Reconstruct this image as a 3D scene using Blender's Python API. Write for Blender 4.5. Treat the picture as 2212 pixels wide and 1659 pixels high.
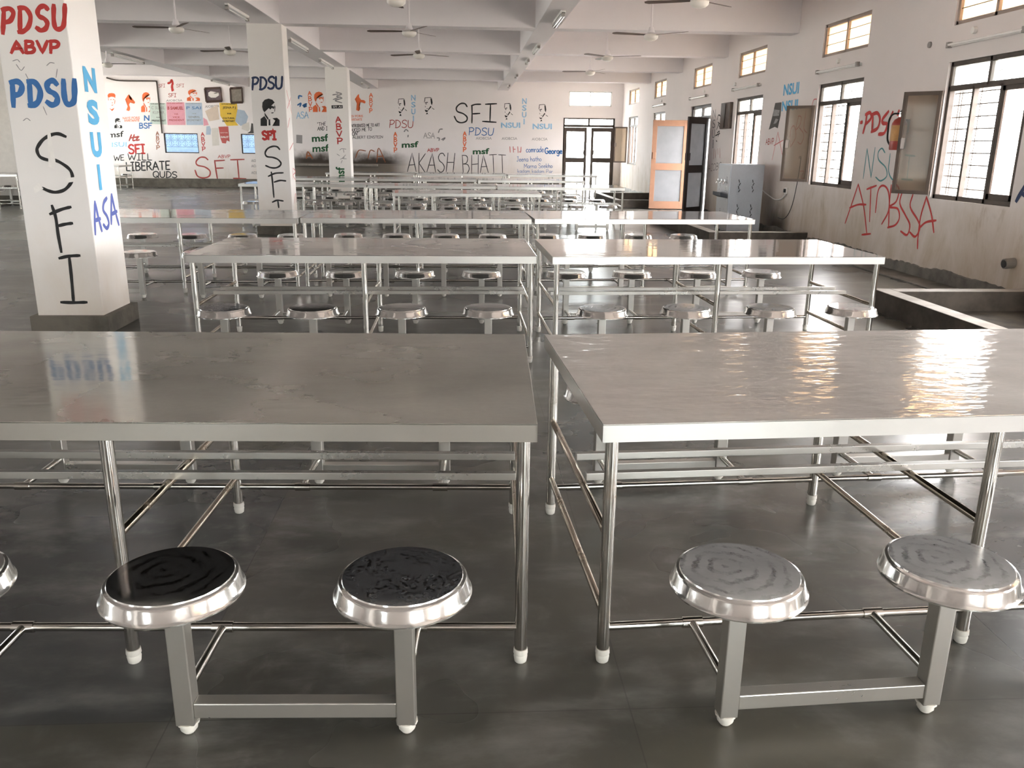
import bpy, bmesh, math, random
import numpy as np
from mathutils import Vector, Matrix, Quaternion
random.seed(7)
for o in list(bpy.data.objects): bpy.data.objects.remove(o)
SC = bpy.context.scene
COL = SC.collection
R = math.radians

# ------------------------------------------------------------------ camera, sky, exposure
FPX = 1795.7                                   # focal length in pixels of a 2212 px wide picture
CAM = Vector((0, 0, 1.4612))
def cam_axes(yaw, pitch, roll):
    cy, sy, cp, sp = math.cos(yaw), math.sin(yaw), math.cos(pitch), math.sin(pitch)
    f = Vector((sy*cp, cy*cp, -sp)); r = Vector((cy, -sy, 0)); d = f.cross(r)
    return r*math.cos(roll)-d*math.sin(roll), r*math.sin(roll)+d*math.cos(roll), f
AX, AD, AF = cam_axes(R(3.3264), R(15.9689), R(.6297))
cd = bpy.data.cameras.new('camera'); cam = bpy.data.objects.new('camera', cd); COL.objects.link(cam)
cd.sensor_width = 36; cd.lens = FPX/2212*36; cd.clip_start = .05; cd.clip_end = 300
cam.matrix_world = Matrix(((AX.x, -AD.x, -AF.x, CAM.x), (AX.y, -AD.y, -AF.y, CAM.y), (AX.z, -AD.z, -AF.z, CAM.z), (0, 0, 0, 1)))
SC.camera = cam
SKY = 9.0
w = bpy.data.worlds.new('sky'); SC.world = w; w.use_nodes = True
bg = w.node_tree.nodes['Background']; bg.inputs[0].default_value = (.985, .985, 1.0, 1); 
_t = w.node_tree; _c = _t.nodes.new('ShaderNodeTexCoord'); _d = _t.nodes.new('ShaderNodeVectorMath'); _d.operation = 'DOT_PRODUCT'; _d.inputs[1].default_value = (.86, .5, .1)
_m = _t.nodes.new('ShaderNodeMapRange'); _m.inputs['From Min'].default_value = -1; _m.inputs['To Min'].default_value = SKY*.35; _m.inputs['To Max'].default_value = SKY*1.8   # hazy sky, brighter on the sun's side
_t.links.new(_c.outputs['Generated'], _d.inputs[0]); _t.links.new(_d.outputs['Value'], _m.inputs['Value']); _t.links.new(_m.outputs[0], bg.inputs[1])
SC.view_settings.view_transform = 'Standard'; SC.view_settings.look = 'None'
SC.view_settings.exposure = 1.6; SC.view_settings.gamma = 1; SC.view_settings.use_curve_mapping = False
SC.cycles.use_denoising = True
SC.cycles.max_bounces = 10; SC.cycles.diffuse_bounces = 6; SC.cycles.glossy_bounces = 5; SC.cycles.transparent_max_bounces = 12
SC.cycles.sample_clamp_indirect = 12
def portal(loc, rot, sx, sy):                  # marks a modelled opening, so that the sky is sampled through it
    l = bpy.data.lights.new('window_portal', 'AREA'); l.shape = 'RECTANGLE'; l.size = sx; l.size_y = sy
    l.cycles.is_portal = True
    o = bpy.data.objects.new('window_portal', l); COL.objects.link(o); o.location = loc; o.rotation_euler = rot

# a photo pixel (2212 x 1659) measured onto a known plane of the hall
def ray(px, py): return AX*((px-1106)/FPX)+AD*((py-829.5)/FPX)+AF
def onx(p, x): d = ray(*p); return CAM+d*((x-CAM.x)/d.x)
def ony(p, y): d = ray(*p); return CAM+d*((y-CAM.y)/d.y)
def onz(p, z): d = ray(*p); return CAM+d*((z-CAM.z)/d.z)

# ------------------------------------------------------------------ materials
class NT:
    def __init__(s, name):
        s.m = bpy.data.materials.new(name); s.m.use_nodes = True; s.t = s.m.node_tree; s.t.nodes.clear()
        s.out = s.t.nodes.new('ShaderNodeOutputMaterial')
    def n(s, kind, ins=None, **props):
        x = s.t.nodes.new('ShaderNode'+kind)
        for k, v in props.items(): setattr(x, k, v)
        for k, v in (ins or {}).items(): s.set(x.inputs[k], v)
        return x
    def set(s, sock, v):
        if isinstance(v, bpy.types.NodeSocket): s.t.links.new(v, sock)
        elif isinstance(v, (tuple, list)) and len(v) == 3 and sock.type == 'RGBA': sock.default_value = (*v, 1)
        else: sock.default_value = v
    def pos(s): return s.n('TexCoord').outputs['Object']
    def world(s): return s.n('NewGeometry').outputs['Position']
    def noise(s, vec, scale, detail=4, rough=.55, dist=0):
        return s.n('TexNoise', {'Vector': vec, 'Scale': scale, 'Detail': detail, 'Roughness': rough, 'Distortion': dist}).outputs['Fac']
    def scale(s, vec, sc): return s.n('VectorMath', {0: vec, 1: sc}, operation='MULTIPLY').outputs[0]
    def math(s, op, a, b=0.0, c=0.0, clamp=False):
        return s.n('Math', {0: a, 1: b, 2: c}, operation=op, use_clamp=clamp).outputs[0]
    def step(s, v, a, b, lo=0., hi=1.):
        return s.n('MapRange', {'Value': v, 'From Min': a, 'From Max': b, 'To Min': lo, 'To Max': hi}, interpolation_type='SMOOTHSTEP').outputs[0]
    def mix(s, f, a, b):
        x = s.n('Mix', data_type='RGBA'); s.set(x.inputs[0], f); s.set(x.inputs[6], a); s.set(x.inputs[7], b); return x.outputs[2]
    def mul(s, a, b): return s.math('MULTIPLY', a, b)
    def sep(s, vec): o = s.n('SeparateXYZ', {0: vec}).outputs; return o[0], o[1], o[2]
    def bump(s, h, strength=.2, dist=.01): return s.n('Bump', {'Height': h, 'Strength': strength, 'Distance': dist}).outputs[0]
    def bsdf(s, **kw):
        names = dict(base='Base Color', metal='Metallic', rough='Roughness', spec='Specular IOR Level', normal='Normal', trans='Transmission Weight', alpha='Alpha', coat='Coat Weight')
        b = s.n('BsdfPrincipled', {names[k]: v for k, v in kw.items()}); return b.outputs[0]
    def done(s, sh): s.t.links.new(sh, s.out.inputs[0]); return s.m

def plain(name, c, rough=.6, metal=0., spec=.4, var=.08, scale=9):
    t = NT(name); f = t.noise(t.pos(), scale)
    d = tuple(x*(1-2*var) for x in c)
    return t.done(t.bsdf(base=t.mix(f, d, tuple(min(1, x*(1+var)) for x in c)), rough=rough, metal=metal, spec=spec))

def steel(name, base=(.60, .58, .545), rough=(.10, .26), dust=.25, dustc=(.30, .29, .27), bump=.06, streak=(1, 2.2, 1), bscale=5, smear=0, spots=0):
    t = NT(name); p = t.pos()
    sm = t.noise(t.scale(p, streak), 1.5, 4, .55, .2)
    fine = t.noise(t.scale(p, (14, 22, 20)), 3, 4, .6)
    patch = t.noise(p, 1.6, 4, .5, .2)
    df = t.step(t.math('ADD', t.mul(sm, .5), t.mul(patch, .5)), .3, .72, dust*.62, dust)
    if smear:                                   # round wipe marks on a seat
        off = t.n('VectorMath', {0: p, 1: (.03, -.015, 0)}, operation='ADD').outputs[0]
        wv = t.n('TexWave', {'Vector': off, 'Scale': 8., 'Distortion': 7.5, 'Detail': 6, 'Detail Scale': 1.1, 'Detail Roughness': .65}, wave_type='RINGS', rings_direction='Z').outputs['Fac']
        lines = t.mul(t.step(wv, .0, .5, 1, 0), t.step(t.noise(p, 8, 6, .75), .40, .66))
        df = t.math('SUBTRACT', df, t.mul(lines, smear*.6), clamp=True)
    if spots: df = t.math('SUBTRACT', df, t.mul(t.step(t.noise(p, 95, 3, .6), .52, .58), t.step(t.noise(p, 9, 3, .6), .38, .6, 0, spots)), clamp=True)
    rg = t.step(t.math('ADD', t.mul(sm, .75), t.mul(fine, .25)), .2, .8, *rough)
    nb = t.bump(t.noise(t.scale(p, (1, 2.2, 1)), bscale, 2, .5), bump, .02)
    a = t.bsdf(base=t.mix(patch, base, tuple(x*.86 for x in base)), metal=1., rough=rg, normal=nb)
    b = t.bsdf(base=t.mix(fine, dustc, tuple(x*.8 for x in dustc)), rough=.55, spec=.35)
    return t.done(t.n('MixShader', {0: df, 1: a, 2: b}).outputs[0])

def pipe_steel(name, rust=.5, base=(.60, .575, .53), lo=.57):
    t = NT(name); p = t.world(); n = t.noise(p, 5, 5, .6); s = t.noise(p, 90, 3, .6)
    rf = t.step(t.math('ADD', t.mul(n, .8), t.mul(s, .2)), lo, lo+.13, 0, rust)
    rg = t.step(n, .3, .7, .12, .24)
    a = t.bsdf(base=base, metal=1., rough=rg); b = t.bsdf(base=t.mix(s, (.17, .115, .07), (.27, .22, .16)), rough=.7, spec=.3)
    return t.done(t.n('MixShader', {0: rf, 1: a, 2: b}).outputs[0])

def floor_mat():
    t = NT('kota_stone_floor'); p = t.world(); x, y, z = t.sep(p)
    n1 = t.noise(t.scale(p, (1, 1.6, 1)), .9, 5, .6, .1); n2 = t.noise(t.scale(p, (1, 2., 1)), 2.2, 6, .62, .2); n3 = t.noise(p, .55, 4, .55); n4 = t.noise(p, 38, 3, .6); n5 = t.noise(t.scale(p, (1.6, 1, 1)), 6, 5, .6, .2)
    jx0 = t.math('DIVIDE', t.math('ADD', x, 30.06), 1.22); jy0 = t.math('DIVIDE', t.math('ADD', y, 30.4), 1.9)
    cell = t.n('TexWhiteNoise', {'Vector': t.n('CombineXYZ', {0: t.math('FLOOR', jx0), 1: t.math('FLOOR', jy0)}).outputs[0]}).outputs['Value']
    tint = t.step(t.math('ADD', t.mul(n3, .75), t.mul(cell, .3)), .38, .72)
    c = t.mix(tint, (.068, .069, .067), (.098, .091, .068))
    c = t.mix(t.step(n1, .25, .72, .0, .65), c, (.036, .035, .032))
    c = t.mix(t.step(n2, .44, .80, 0, .75), c, (.22, .215, .195))
    c = t.mix(t.mul(t.step(n5, .55, .85, 0, .5), t.step(n1, .38, .62, 1, 0)), c, (.26, .25, .23))
    c = t.mix(t.mul(t.step(n4, .70, .78, 0, .6), t.step(n1, .5, .62)), c, (.30, .28, .25))
    jx = t.math('ABSOLUTE', t.math('SUBTRACT', t.math('FRACT', jx0), .5)); jy = t.math('ABSOLUTE', t.math('SUBTRACT', t.math('FRACT', jy0), .5))
    j = t.math('MAXIMUM', t.step(jx, .4978, .4990), t.step(jy, .4986, .4994)); c = t.mix(t.mul(j, .45), c, (.02, .018, .015))
    rg = t.step(n3, .3, .7, .24, .33)
    return t.done(t.bsdf(base=c, rough=rg, spec=.65))

def wall_mat(name, base=(.84, .79, .78), dirt_shade=(.46, .385, .28), low=(.0, 1.15), amt=.65, extra=None):
    t = NT(name); p = t.world(); x, y, z = t.sep(p)
    big = t.noise(p, .55, 4, .6); mid = t.noise(p, 2.3, 5, .6); st = t.noise(t.scale(p, (1.6, 1.6, .5)), 1.8, 6, .68, .5)
    c = t.mix(t.step(big, .35, .7, 0, .45), base, tuple(v*.9 for v in base))
    lowf = t.step(t.math('ADD', z, t.mul(t.math('SUBTRACT', mid, .5), .9)), low[0], low[1], 1, 0)  # lower wall tone: dirt, with some shade painted into the colour
    c = t.mix(t.mul(lowf, t.step(st, .25, .75, amt*.45, amt)), c, dirt_shade)
    spots = t.noise(t.scale(p, (7, 7, 4)), 1.3, 5, .7)
    c = t.mix(t.step(spots, .70, .76, 0, .35), c, (.33, .28, .22))
    if extra: c = extra(t, c, x, y, z, mid, st)
    return t.done(t.bsdf(base=c, rough=.75, spec=.25, normal=t.bump(t.noise(p, 14, 4, .6), .08, .01)))
def right_extra(t, c, x, y, z, mid, st):        # black mould by the cooler and in the corner above the drain, rust drips under the sills
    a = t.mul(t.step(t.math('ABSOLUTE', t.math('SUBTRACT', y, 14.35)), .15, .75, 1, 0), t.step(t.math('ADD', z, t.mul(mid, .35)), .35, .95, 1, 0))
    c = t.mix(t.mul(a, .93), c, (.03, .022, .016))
    b = t.mul(t.step(st, .56, .72), t.mul(t.step(z, .35, .8, 0, 1), t.step(z, .88, .93, 1, 0)))
    return t.mix(t.mul(b, .55), c, (.28, .2, .12))
def back_extra(t, c, x, y, z, mid, st):         # smoke-blackened strip over the wash ledge
    m = t.math('ADD', z, t.mul(t.math('SUBTRACT', mid, .5), .5))
    xs = t.mul(t.step(x, -6.9, -5.4), t.step(x, -2.6, -1.7, 1, 0))
    up = t.mul(t.step(m, .92, 1.32, 1, 0), t.step(z, .75, .85))
    c = t.mix(t.mul(t.mul(xs, up), .96), c, (.035, .022, .012))
    dn = t.mul(xs, t.step(z, .78, .86, 1, 0)); return t.mix(t.mul(dn, .9), c, (.13, .105, .075))
def bsill_mat(name, c, d):
    t = NT(name); p = t.world(); n = t.noise(p, 5, 6, .65); m = t.noise(p, 1.3, 4, .6)
    return t.done(t.bsdf(base=t.mix(t.step(t.math('ADD', t.mul(n, .6), t.mul(m, .4)), .35, .65), c, d), rough=.6, spec=.35, normal=t.bump(n, .2, .01)))
def glass_mat(name, tint, frost, spec=.5, var=.12):
    t = NT(name); tr = t.n('BsdfTransparent', {0: tint}).outputs[0]
    f = t.noise(t.world(), 2.5, 4); lo = t.n('BsdfTranslucent', {0: tint}).outputs[0]; df = t.n('BsdfDiffuse', {0: tuple(.8*x for x in tint)}).outputs[0]
    mk = t.n('MixShader', {0: .35, 1: lo, 2: df}).outputs[0]
    b = t.n('MixShader', {0: t.step(f, .2, .8, max(0, frost-var), min(1, frost+var)), 1: tr, 2: mk}).outputs[0]
    g = t.n('BsdfGlossy', {0: (1, 1, 1), 1: .05}).outputs[0]; fr = t.n('Fresnel', {0: 1.45}).outputs[0]
    return t.done(t.n('MixShader', {0: t.mul(fr, spec), 1: b, 2: g}).outputs[0])
def paint(name, c, rough=.6, fade=.15):
    t = NT(name); p = t.world(); n = t.noise(p, 16, 4, .7)
    b = t.bsdf(base=t.mix(n, c, tuple(min(1, v*1.25+.02) for v in c)), rough=rough, spec=.3)
    if not fade: return t.done(b)
    tr = t.n('BsdfTransparent').outputs[0]
    return t.done(t.n('MixShader', {0: t.step(n, .25, .5, 1-fade*2, 1), 1: tr, 2: b}).outputs[0])

M = dict(
 floor=floor_mat(), wall=wall_mat('whitewashed_wall'), wall_r=wall_mat('stained_whitewashed_wall', base=(.76, .70, .68), dirt_shade=(.40, .32, .215), low=(.15, 1.5), amt=.85, extra=right_extra),
 wall_b=wall_mat('smoky_whitewashed_wall', base=(.90, .85, .84), low=(.1, 1.5), dirt_shade=(.60, .50, .36), amt=.55, extra=back_extra),
 ceil=wall_mat('whitewashed_ceiling', base=(.80, .76, .765), amt=0.), col=wall_mat('whitewashed_pillar', base=(.86, .825, .79), dirt_shade=(.66, .54, .41), low=(.05, .95), amt=.6),
 skirt=bsill_mat('grey_cement_skirting', (.085, .075, .06), (.17, .15, .12)), mud=bsill_mat('damp_cement_skirting', (.09, .08, .068), (.19, .175, .15)),
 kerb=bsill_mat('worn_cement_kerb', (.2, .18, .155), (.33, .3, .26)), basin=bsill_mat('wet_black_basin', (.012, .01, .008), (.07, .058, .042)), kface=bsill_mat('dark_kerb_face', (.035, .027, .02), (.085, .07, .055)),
 frame=plain('brown_window_paint', (.075, .055, .042), .5, var=.2), frame_d=plain('dark_door_paint', (.028, .018, .015), .5), frame_o=plain('orange_brown_door_paint', (.27, .14, .085), .5),
 frame_c=plain('pale_brown_frame_paint', (.36, .29, .25), .6), bar=plain('grille_iron', (.09, .075, .06), .55, .3),
 glass=glass_mat('clear_window_glass', (.93, .96, .95), .05), dusty=glass_mat('dusty_sash_glass', (.62, .555, .48), .16, .35, .04), cream=glass_mat('cream_frosted_glass', (.68, .555, .41), 1.), pale=glass_mat('pale_frosted_glass', (.96, .90, .87), .45),
 blueglass=glass_mat('pale_blue_glass', (.86, .94, 1.0), .1), alley=plain('pale_blue_outside_wall', (.66, .78, .92), .8), doorglass=glass_mat('milky_door_glass', (.55, .56, .58), .9),
 jali=plain('dark_jali_iron', (.10, .13, .2), .5), pipe=pipe_steel('rust_flecked_steel_pipe', .55), rail=pipe_steel('browned_steel_rail', .8, (.50, .44, .365), .50), pipe2=pipe_steel('clean_steel_pipe', .15), square=steel('dull_square_steel_tube', rough=(.22, .38), dust=.4, dustc=(.36, .34, .30), bump=.02),
 top_a=steel('dusty_green_grey_steel_top', (.56, .545, .50), (.06, .14), .56, (.25, .24, .205), .02), top_b=steel('dented_scuffed_steel_top', (.66, .63, .585), (.06, .13), .62, (.385, .37, .345), .2, bscale=9),
 top_c=steel('scuffed_steel_top', (.64, .62, .59), (.03, .10), .46, (.42, .40, .375), .015), top_d=steel('polished_steel_top', (.70, .68, .66), (.04, .1), .14, (.42, .4, .37), .03),
 lip=steel('brushed_steel_lip', (.74, .72, .68), (.26, .38), .38, (.38, .37, .35), .02, (.6, .6, .6)), lip_shaded=steel('shaded_steel_lip', (.56, .53, .48), (.26, .38), .45, (.33, .31, .27), .02, (.6, .6, .6)), under=plain('dark_table_underside', (.06, .052, .045), .7), rim=steel('bright_seat_rim_steel', (.78, .765, .74), (.09, .19), .15, (.52, .50, .46), .05, (4, 4, 4), 18),  # second lip is a darker copy, its shade put into the colour
 seat_black=steel('black_mirror_seat_top', (.36, .355, .36), (.05, .13), .32, (.05, .05, .05), .02, (4, 4, 4), smear=.9, spots=.1), seat_speck=steel('water_spotted_seat_top', (.42, .42, .43), (.07, .16), .62, (.085, .085, .09), .03, (14, 14, 14), smear=.3, spots=.62),  # dark reflections of the table underside put into these seat colours
 seat_dust=steel('swirled_dusty_seat_top', (.52, .53, .54), (.08, .2), .8, (.31, .31, .305), .02, (4, 4, 4), smear=.65), seat_shiny=steel('shiny_seat_top', (.70, .69, .67), (.05, .12), .42, (.46, .45, .43), .03, (4, 4, 4)),
 rubber=plain('white_rubber', (.72, .69, .62), .6), cooler=steel('grey_cooler_panel', (.30, .33, .37), (.3, .4), .97, (.70, .75, .82), .01), cooler_l=steel('bright_cooler_panel', (.6, .62, .65), (.25, .35), .5, (.55, .56, .58), .01),
 chrome=plain('chrome', (.8, .8, .8), .12, 1.), black=plain('black_plastic', (.015, .014, .013), .5), slot=plain('dark_slot', (.07, .075, .085), .6), white=plain('white_plastic', (.78, .76, .73), .45), tube=plain('tube_glass', (.9, .88, .86), .2, spec=.7),
 grey=plain('grey_fitting', (.32, .29, .27), .5), fanw=plain('cream_fan_paint', (.78, .74, .68), .35), fanb=plain('brown_fan_paint', (.16, .12, .1), .5), red=plain('red_cylinder_paint', (.36, .05, .035), .3, spec=.6), ylabel=plain('orange_label', (.62, .33, .12), .5, var=.3),
 board=plain('brown_board', (.12, .09, .075), .55, var=.3), photo_a=plain('dark_photograph', (.16, .12, .13), .3, var=.3, scale=14), photo_b=plain('faded_photograph', (.34, .30, .25), .3, var=.25, scale=14), wood=plain('dark_wood', (.075, .04, .03), .5),
 p_green=plain('pale_green_paper', (.58, .66, .60), .8), p_pink=plain('pink_paper', (.75, .36, .43), .8), p_blue=plain('pale_blue_paper', (.46, .55, .66), .8), p_yellow=plain('yellow_paper', (.82, .55, .08), .8), p_cream=plain('cream_paper', (.72, .60, .50), .8),
 p_white=plain('white_paper', (.72, .68, .63), .8), p_red=plain('red_paper', (.55, .13, .12), .8), p_black=plain('black_paper', (.09, .085, .08), .8), p_grey=plain('grey_paper', (.35, .33, .33), .8), ground=plain('pale_outdoor_ground', (.55, .50, .44), .9))
PC = dict(red=(.46, .035, .03), dred=(.36, .06, .05), orange=(.72, .14, .04), blue=(.035, .14, .36), navy=(.02, .035, .09), sky=(.07, .33, .56), pale=(.30, .50, .68), violet=(.08, .11, .36), black=(.018, .017, .016), grey=(.26, .25, .25), green=(.015, .09, .03), teal=(.07, .24, .25), pink=(.56, .17, .17), brown=(.28, .09, .03), white=(.75, .72, .68))
for k, v in PC.items(): M['t_'+k] = paint(k+'_paint', v, fade=.3 if k in ('pale', 'pink', 'grey', 'brown') else 0)

# ------------------------------------------------------------------ mesh helpers
class MB:
    def __init__(s): s.bm = bmesh.new(); s.mi = 0
    def _f(s, vs, flip=False):
        try:
            f = s.bm.faces.new(vs[::-1] if flip else vs); f.material_index = s.mi; return f
        except ValueError: return None
    def box(s, a, b, bev=0):
        (x0, y0, z0), (x1, y1, z1) = a, b
        x0, x1 = min(x0, x1), max(x0, x1); y0, y1 = min(y0, y1), max(y0, y1); z0, z1 = min(z0, z1), max(z0, z1)
        return s.obox(Vector(((x0+x1)/2, (y0+y1)/2, (z0+z1)/2)), (x1-x0, y1-y0, z1-z0), Matrix.Identity(3), bev)
    def obox(s, c, size, rot, bev=0):
        c = Vector(c); h = [d/2 for d in size]; vs = []
        for sx in (-1, 1):
            for sy in (-1, 1):
                for sz in (-1, 1): vs.append(s.bm.verts.new(c+rot@Vector((sx*h[0], sy*h[1], sz*h[2]))))
        fs = [s._f([vs[i] for i in q]) for q in ((0, 1, 3, 2), (4, 6, 7, 5), (0, 4, 5, 1), (2, 3, 7, 6), (0, 2, 6, 4), (1, 5, 7, 3))]
        if bev:
            es = list({e for f in fs for e in f.edges}); r = bmesh.ops.bevel(s.bm, geom=es, offset=bev, segments=2, affect='EDGES', profile=.5)
            for f in r['faces']: f.material_index = s.mi
        return s
    def bar(s, a, b, w, h, bev=0):                # square tube between two points
        a, b = Vector(a), Vector(b); d = b-a; x = d.normalized(); up = Vector((0, 0, 1)) if abs(x.z) < .95 else Vector((0, 1, 0))
        y = up.cross(x).normalized(); z = x.cross(y); m = Matrix((x, y, z)).transposed()
        return s.obox((a+b)/2, (d.length, w, h), m, bev)
    def tube(s, pts, r, seg=14, caps=True):
        pts = [Vector(p) for p in pts]; rings = []; n = len(pts); rs = r if isinstance(r, (list, tuple)) else [r]*n; prev = None
        for i, p in enumerate(pts):
            t = (pts[min(i+1, n-1)]-pts[max(i-1, 0)]).normalized()
            if prev is None: u = t.orthogonal().normalized()
            else: u = (prev-t*prev.dot(t)).normalized()
            prev = u; v = t.cross(u)
            rings.append([s.bm.verts.new(p+(u*math.cos(2*math.pi*k/seg)+v*math.sin(2*math.pi*k/seg))*rs[i]) for k in range(seg)])
        for a, b in zip(rings, rings[1:]):
            for k in range(seg): s._f([a[k], a[(k+1) % seg], b[(k+1) % seg], b[k]])
        if caps: s._f(rings[0], True); s._f(rings[-1])
        return s
    def lathe(s, prof, c=(0, 0, 0), seg=40, mats=None):   # profile of (radius, z) from the top centre round to the bottom centre
        c = Vector(c); rings = []
        for r, z in prof:
            rings.append([s.bm.verts.new(c+Vector((0, 0, z)))] if r < 1e-6 else [s.bm.verts.new(c+Vector((r*math.cos(2*math.pi*k/seg), r*math.sin(2*math.pi*k/seg), z))) for k in range(seg)])
        for i, (a, b) in enumerate(zip(rings, rings[1:])):
            if mats: s.mi = mats[i]
            for k in range(seg):
                k2 = (k+1) % seg
                q = [a[k % len(a)], b[k % len(b)], b[k2 % len(b)], a[k2 % len(a)]]; q = list(dict.fromkeys(q)); s._f(q)
        return s
    def poly(s, pts): return s._f([s.bm.verts.new(Vector(p)) for p in pts])
    def slab(s, pts, off):                           # a flat outline given a thickness
        a = [s.bm.verts.new(Vector(p)) for p in pts]; b = [s.bm.verts.new(Vector(p)+Vector(off)) for p in pts]; n = len(pts)
        s._f(a, True); s._f(b)
        for i in range(n): s._f([a[i], a[(i+1) % n], b[(i+1) % n], b[i]])
        return s
    def build(s, name, mats, parent=None, origin=(0, 0, 0), smooth=None, fix=True, **props):
        if fix: bmesh.ops.recalc_face_normals(s.bm, faces=s.bm.faces)
        o0 = Vector(origin); bmesh.ops.translate(s.bm, verts=s.bm.verts, vec=-o0)
        me = bpy.data.meshes.new(name); s.bm.to_mesh(me); s.bm.free()
        for m in (mats if isinstance(mats, (list, tuple)) else [mats]): me.materials.append(m)
        if smooth is not None:
            me.shade_smooth(); me.set_sharp_from_angle(angle=R(smooth))
        o = bpy.data.objects.new(name, me); COL.objects.link(o)
        if parent: o.parent = parent
        else: o.location = o0
        for k, v in props.items(): o[k] = v
        return o
def thing(name, label, cat, loc=(0, 0, 0), rz=0, group=None):
    o = bpy.data.objects.new(name, None); o.empty_display_size = .1; COL.objects.link(o); o.location = loc; o.rotation_euler = (0, 0, rz)
    o['label'] = label; o['category'] = cat
    if group: o['group'] = group
    return o
def tag(o, label, cat, group=None):
    o['label'] = label; o['category'] = cat
    if group: o['group'] = group
    return o
def copy_tree(o, parent=None):
    c = o.copy(); COL.objects.link(c)
    if parent: c.parent = parent
    for ch in o.children: copy_tree(ch, c)
    return c
ST = dict(kind='structure')

# ------------------------------------------------------------------ the hall
XR, XL, YB, YF = 5.4, -13.2, 29.6, -5.2          # right, left, far and near walls
ZS, ZC = 3.26, 4.0                               # beam soffit, slab
def wall(name, mat, axis, pos, thick, u0, u1, holes, z1=ZC):
    """A wall on the plane x = pos or y = pos, `thick` deep outwards, with real openings (u0, u1, z0, z1)."""
    us = sorted({u0, u1, *[h[0] for h in holes], *[h[1] for h in holes]}); zs = sorted({0, z1, *[h[2] for h in holes], *[h[3] for h in holes]})
    mb = MB(); P = (lambda u, z, d: (pos+d, u, z)) if axis == 'x' else (lambda u, z, d: (u, pos+d, z))
    hole = lambda i, j: not (0 <= i < len(us)-1 and 0 <= j < len(zs)-1) or any(h[0] <= (us[i]+us[i+1])/2 <= h[1] and h[2] <= (zs[j]+zs[j+1])/2 <= h[3] for h in holes)
    for i in range(len(us)-1):
        for j in range(len(zs)-1):
            if hole(i, j): continue
            a, b, c, d = us[i], us[i+1], zs[j], zs[j+1]
            for t in (0, thick): mb.poly([P(a, c, t), P(b, c, t), P(b, d, t), P(a, d, t)])
            for di, dj, e in ((-1, 0, (a, c, a, d)), (1, 0, (b, c, b, d)), (0, -1, (a, c, b, c)), (0, 1, (a, d, b, d))):
                if hole(i+di, j+dj): mb.poly([P(e[0], e[1], 0), P(e[2], e[3], 0), P(e[2], e[3], thick), P(e[0], e[1], thick)])
    bmesh.ops.remove_doubles(mb.bm, verts=mb.bm.verts, dist=1e-4)
    return mb.build(name, mat, **ST)
WZ, WT, WM = .93, 2.41, 2.13                      # sill, head, transom heights
RW = [(8.13, 9.61), (11.66, 13.15), (15.62, 17.15), None, (23.26, 24.7), (26.92, 28.4)]
RWB = [(4.1, 6.6), (.3, 2.9), (-3.7, -1.1)]     # same wall, unseen windows enlarged for more light on the pillar sides
RC = [(8.18, 9.62), (11.66, 13.15), (15.62, 17.15), (19.04, 20.5), (23.3, 24.7), (26.9, 28.5)]
DR = (18.9, 20.62)
holes = [(a, b, WZ, WT) for a, b in [q for q in RW if q]+RWB]+[(a, b, 2.79, 3.25) for a, b in RC+RWB]+[(*DR, 0, WT)]
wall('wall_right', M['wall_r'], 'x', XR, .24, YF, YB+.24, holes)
DF = (3.38, 5.16); FC = (3.55, 5.02, 2.78, 3.27); BW = [(-10.04, -8.92, 1.12, 1.76), (-7.5, -6.4, 1.12, 1.76)]
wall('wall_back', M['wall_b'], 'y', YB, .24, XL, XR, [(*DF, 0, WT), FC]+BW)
LW = [(.8, 3.3), (11.4, 14.6), (15.2, 18.4), (22.3, 25.5), (25.9, 29.1)]  # unseen openings, moved and widened to light the far wall
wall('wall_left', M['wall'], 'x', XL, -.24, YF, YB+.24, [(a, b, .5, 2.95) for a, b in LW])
FW = [(-11, -9.4), (-4.4, -3.3), (2.0, 4.6)]  # unseen openings, placed and sized to brighten the table lips
FZ0, FZ1 = .45, 3.05
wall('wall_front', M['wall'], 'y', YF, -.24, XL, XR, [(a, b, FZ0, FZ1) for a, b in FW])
MB().box((XL-.24, YF-.24, -.12), (XR+.24, YB+.24, 0)).build('floor', M['floor'], **ST)
MB().box((XL-.24, YF-.24, ZC), (XR+.24, YB+.24, ZC+.15)).build('ceiling', M['ceil'], **ST)
MB().box((XL-1, YB+.75, -.4), (-2.5, YB+1.0, 9)).build('wall_sky_screen', M['alley'], **ST)  # added outside wall, keeps the sky from washing out the small windows
g = MB().box((-60, -60, -.5), (60, 90, -.4)).build('ground', M['ground'], **ST)
for a, b in [q for q in RW if q]+RWB+[DR]:
    z0 = 0 if (a, b) == DR else WZ
    portal((XR+.2, (a+b)/2, (z0+WT)/2), (0, R(90), 0), WT-z0, b-a)
for a, b in LW: portal((XL-.2, (a+b)/2, 1.72), (0, R(-90), 0), 2.45, b-a)
for a, b in FW: portal(((a+b)/2, YF-.2, (FZ0+FZ1)/2), (R(90), 0, 0), b-a, FZ1-FZ0)
portal(((DF[0]+DF[1])/2, YB+.2, WT/2), (R(-90), 0, 0), DF[1]-DF[0], WT); portal(((FC[0]+FC[1])/2, YB+.2, 3.02), (R(-90), 0, 0), 1.47, .49)

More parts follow.
